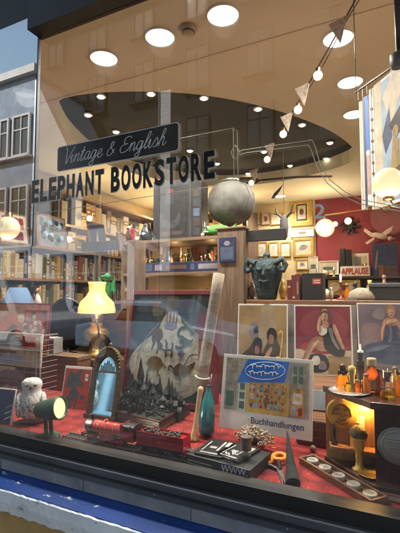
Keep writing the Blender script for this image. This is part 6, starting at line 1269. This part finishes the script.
# ------------------------------------------------------------------ ceiling things
m_dl = E('downlight_lens', (1,.93,.80), 4.5)
dls = [((223,15),'on the tan ceiling above the lettered window middle'),((160,37),'on the tan ceiling left of the smoke detector'),((104,58),'on the tan ceiling nearest the dark header'),((338,38),'on the tan ceiling behind the top pennant'),((350,82),'on the tan ceiling right of the bunting'),((354,114),'on the tan ceiling beside the hung prints'),((280,196),'far in on the tan ceiling above the hanging broom'),((25,92),'seen through the mirrored upper left pane')]
proto = None; DLP = []
for (px, py), lab in dls:
    p = PZ(px, py, ZC); p.z = ZC-.0005; DLP.append(p)
    if proto is None:
        proto = thing('downlight', 'round lit white downlight '+lab, 'ceiling light', p, 0, 'large downlights in the tan ceiling')
        MB().lathe([(.092,0),(.092,-.006),(.082,-.008),(.080,-.003)], 36).build('rim', m_white, proto); MB().lathe([(.081,-.004),(0,-.0045)], 36).build('lens', m_dl, proto)
    else: copy_tree(proto, 'round lit white downlight '+lab, p)
leds = [(101,95.5,'at the near left rim'),(88,114,'at the far left'),(151,92.8,'at the near rim middle'),(116,131,'just above the word panel'),(204,97,'at the near rim above the lettering end'),(258,108,'right of the ornament'),(302,124,'at the right near rim'),(330,142,'nearest the right tip'),(326,158,'at the right far rim'),(290,165,'at the far rim above the broom'),(217,163,'beside the last letter'),(264,151,'beside the third pennant'),(248,173,'low beside the silver globe'),(190,150,'behind the lettering')]
lp0 = None
for px, py, lab in leds:
    p = PZ(px, py, ZC+.149); lb = 'tiny bright spot in the dark oval ceiling, '+lab
    if lp0 is None:
        lp0 = thing('ceiling_spot', lb, 'ceiling light', p, 0, 'tiny spots in the dark oval ceiling'); MB().lathe([(.040,.0),(.040,-.012),(.030,-.012)], 18).build('ring', m_silver, lp0); MB().ball((0,0,-.012), (.029,.029,.014), 12).build('bulb', E('spot_led', (1,.84,.55), 9), lp0)
    else: copy_tree(lp0, lb, p)
p = PZ(188, 28, ZC); p.z = ZC-.0005; o = thing('smoke_detector', 'small round white smoke detector between two downlights', 'smoke detector', p); MB().lathe([(.05,0),(.05,-.012),(.038,-.02),(.034,-.03),(.02,-.036),(0,-.036)], 24).build('housing', M('aged_white_plastic', (.45,.38,.30), .5), o); MB().lathe([(.036,-.021),(.039,-.026),(.033,-.031)], 24).build('vent', m_dkgrey, o)

# bunting with bulbs
a_, b_ = P(357, -3, .70), P(243, 190, 2.4)
bn = thing('bunting', 'string of printed paper pennants and round bulbs hung from the ceiling', 'bunting', a_)
def bpt(t_): c = (b_-a_)*t_; c.z -= .10*math.sin(PI*t_)*.4; return c
MB().tube([bpt(k/24) for k in range(25)], .004, 6).tube([bpt(k/24)+Vector((.012,0,-.012+.010*math.sin(k))) for k in range(25)], .0025, 6).build('cord', m_black, bn)
def t_for(py):
    best = min(range(400), key=lambda k: abs(proj(a_+bpt(k/400))[1]-py)); return best/400
def proj(p):
    d = p-CAM; z = d.dot(FW); return (200+FPX*d.dot(RT)/z, 266.5-FPX*d.dot(UP)/z)
m_pen = M('printed_newspaper_pennant', (.66,.56,.46), .85, 0, .45, 60, .1)
e_ = (b_-a_).normalized()
for py, k in ((14,1.0),(82,1.0),(112,.95),(142,.9),(168,.9)):
    t_ = t_for(py); c = bpt(t_); hf = .125*k; wf = .095*k
    ea = (e_*.7+RT*-.75).normalized(); eb = Vector((0,.002,0)); tp_ = c+ea*wf*.55+Vector((.015,0,-hf)); MB().hexa([c, c+ea*wf, tp_], [c+eb, c+ea*wf+eb, tp_+eb]).build('pennant', m_pen, bn)
for py in (68, 103, 128, 154, 178):
    c = bpt(t_for(py)); MB().ball(c+Vector((0.0,0,-.045)), .026, 14).build('bulb', glowing('bulb_glass', (1,.84,.52), 2.4), bn); MB().lathe([(.012,-.022),(.012,0),(0,.004)], 10, 0, Matrix.Translation(c)).build('socket', m_brown, bn)
# hanging broom, wire lamp
p = P(285, 177, 2.4); s = S(p); o = thing('hanging_broom', 'thin dark flying broom hung level under the dark oval ceiling', 'broom', p)
q0, q1, q2 = P(332, 176, 2.3)-p, P(262, 180, 2.4)-p, P(238, 183, 2.45)-p
MB().tube([q0, (q0+q1)*.5+Vector((0,0,.01)), q1], .010, 8).build('handle', m_dwood, o); bz = MB()
for k in range(40): v = Vector((random.uniform(-1,1),random.uniform(-1,1),random.uniform(-1,1)))*.05; bz.tube([q1, (q1+q2)*.5+v*.8, q2+v], .003, 4)
bz.build('bristles', m_brown, o)
for q in (q0*.5, q1): MB().tube([q, q+Vector((0,0,ZC-p.z-q.z))], .0015, 5).build('wire', m_black, o)
p = P(284, 222, 1.9); s = S(p); o = thing('antler_hook', 'grey deer head hook with two antlers hanging from a thin wire', 'ornament', p)
MB().lathe([(0,-18*s),(3*s,-16*s),(4.4*s,-6*s),(4*s,2*s),(2*s,6*s),(0,7*s)], 14).build('head', M('grey_felt', (.10,.10,.10), .8), o)
for sd in (-1,1): MB().tube([(sd*2*s,0,4*s),(sd*7*s,0,9*s),(sd*9*s,0,17*s)], [1.2*s,1*s,.4*s], 6).tube([(sd*6*s,0,8*s),(sd*11*s,0,9*s)], [.9*s,.3*s], 6).build('antler', m_black, o)
MB().tube([(0,0,6*s),(0,0,ZC-p.z)], .0018, 5).build('wire', m_black, o)
p = P(277, 192, 2.2); s = S(p); o = thing('black_feather', 'short black feather hung on a thread beside the wire', 'feather', p); MB().pr([(-6*s,-6*s),(-3*s,-1*s),(5*s,6*s),(6*s,7*s),(3*s,1*s),(-3*s,-6*s)], -.004, .004).build('vane', m_black, o); MB().tube([(5.5*s,0,6.5*s),(5.5*s,0,ZC-p.z)], .001, 4).build('thread', m_black, o)

# ------------------------------------------------------------------ light
def lamp(kind, name, loc, power, col, **kw):
    l = bpy.data.lights.new(name, kind); l.energy = power; l.color = col
    for k, v in kw.items(): setattr(l, k, v)
    o = bpy.data.objects.new(name, l); COL.objects.link(o); o.location = loc; return o
WARM = (1, .91, .78)
fill_spots = [Vector((1.2,1.0,ZC)), Vector((1.4,3.2,ZC)), Vector((-3.3,4.3,ZC))]  # added fill spots without fixtures, brightening the room from out of view
for p in DLP: lamp('SPOT', 'downlight_or_fill_lamp', p+Vector((0,0,-.03)), 96, WARM, spot_size=math.radians(150), spot_blend=.7, shadow_soft_size=.07)
for i, p in enumerate(fill_spots):
    lamp('SPOT', 'downlight_or_fill_lamp', p+Vector((0,0,-.03)), 96, WARM, spot_size=math.radians(150), spot_blend=.7, shadow_soft_size=.07)
lamp('POINT', 'globe_lamp', P(388,183,.24)+Vector((0,.0,-.11)), 4, (1,.75,.45), shadow_soft_size=.06)
lamp('POINT', 'globe_lamp', P(8,228,.28)+Vector((0,0,-.10)), 4, (1,.75,.45), shadow_soft_size=.05)
lamp('POINT', 'globe_lamp', P(325,228,4.5), 20, (1,.75,.45), shadow_soft_size=.1)
lamp('POINT', 'case_lamp', Vector((*((F2+B2)/2+nin*.07), ZP+.215)), 1.6, (1,.55,.14), shadow_soft_size=.015)
lamp('POINT', 'bottle_glow_fill', top_at(372,.33)+Vector((0,0,.045)), .45, (1,.66,.25), shadow_soft_size=.02)  # unseen light added behind the bottles to make the amber glass glow
lamp('POINT', 'bottle_glow_fill', top_at(352,.315)+Vector((0,0,.03)), .22, (1,.66,.25), shadow_soft_size=.02)  # second added glow light, no lamp stands here
lamp('POINT', 'oil_lamp_flame', P(97,318,.80), .8, (1,.65,.25), shadow_soft_size=.03)
for px in (140, 175, 212): lamp('POINT', 'shelf_bulb_lamp', onz(px, YM+.20, z2_+.13), .9, (1,.66,.28), shadow_soft_size=.02)
for px in (145, 200): lamp('POINT', 'shelf_bulb_lamp', onz(px, YM+.18, z3_+.12), .7, (1,.66,.28), shadow_soft_size=.02)
for q in (Vector((XL+.75,2.7,2.35)), Vector((XL+.75,3.7,2.3)), P(180,215,YQ-.3), P(232,215,YQ-.3)): lamp('POINT', 'bookcase_lamp', q, 15, (1,.70,.34), shadow_soft_size=.05)
slo = lamp('SPOT', 'spot_lamp_bulb', sp+hc+ax*.085, 4, (1,.84,.6), shadow_soft_size=.02, spot_size=math.radians(120), spot_blend=.8); slo.rotation_euler = (-(ax+Vector((0,.10,-.03)))).to_track_quat('Z', 'Y').to_euler()

w = bpy.data.worlds.new('World'); SC.world = w; w.use_nodes = True; t = w.node_tree
sk = t.nodes.new('ShaderNodeTexSky'); sk.sky_type = 'NISHITA'; sk.sun_disc = False; sk.air_density = 1.8; sk.dust_density = 1.5
SUN_EL, SUN_AZ = math.radians(42), math.radians(-32)       # azimuth clockwise from +y
sk.sun_elevation = SUN_EL; sk.sun_rotation = SUN_AZ
t.links.new(sk.outputs[0], t.nodes['Background'].inputs[0]); t.nodes['Background'].inputs[1].default_value = .15
sdir = Vector((math.sin(SUN_AZ)*math.cos(SUN_EL), math.cos(SUN_AZ)*math.cos(SUN_EL), math.sin(SUN_EL)))
sun = lamp('SUN', 'sun', (0,0,30), 5.0, (1,.95,.88), angle=math.radians(.5)); sun.rotation_euler = sdir.to_track_quat('Z', 'Y').to_euler()

SC.render.engine = 'CYCLES'
cy = SC.cycles; cy.use_denoising = True; cy.max_bounces = 8; cy.diffuse_bounces = 4; cy.glossy_bounces = 4; cy.transparent_max_bounces = 16; cy.sample_clamp_indirect = 6; cy.caustics_reflective = False; cy.caustics_refractive = False
vs_ = SC.view_settings; vs_.view_transform = 'Standard'; vs_.look = 'None'; vs_.exposure = .27; vs_.gamma = 1; vs_.use_curve_mapping = False
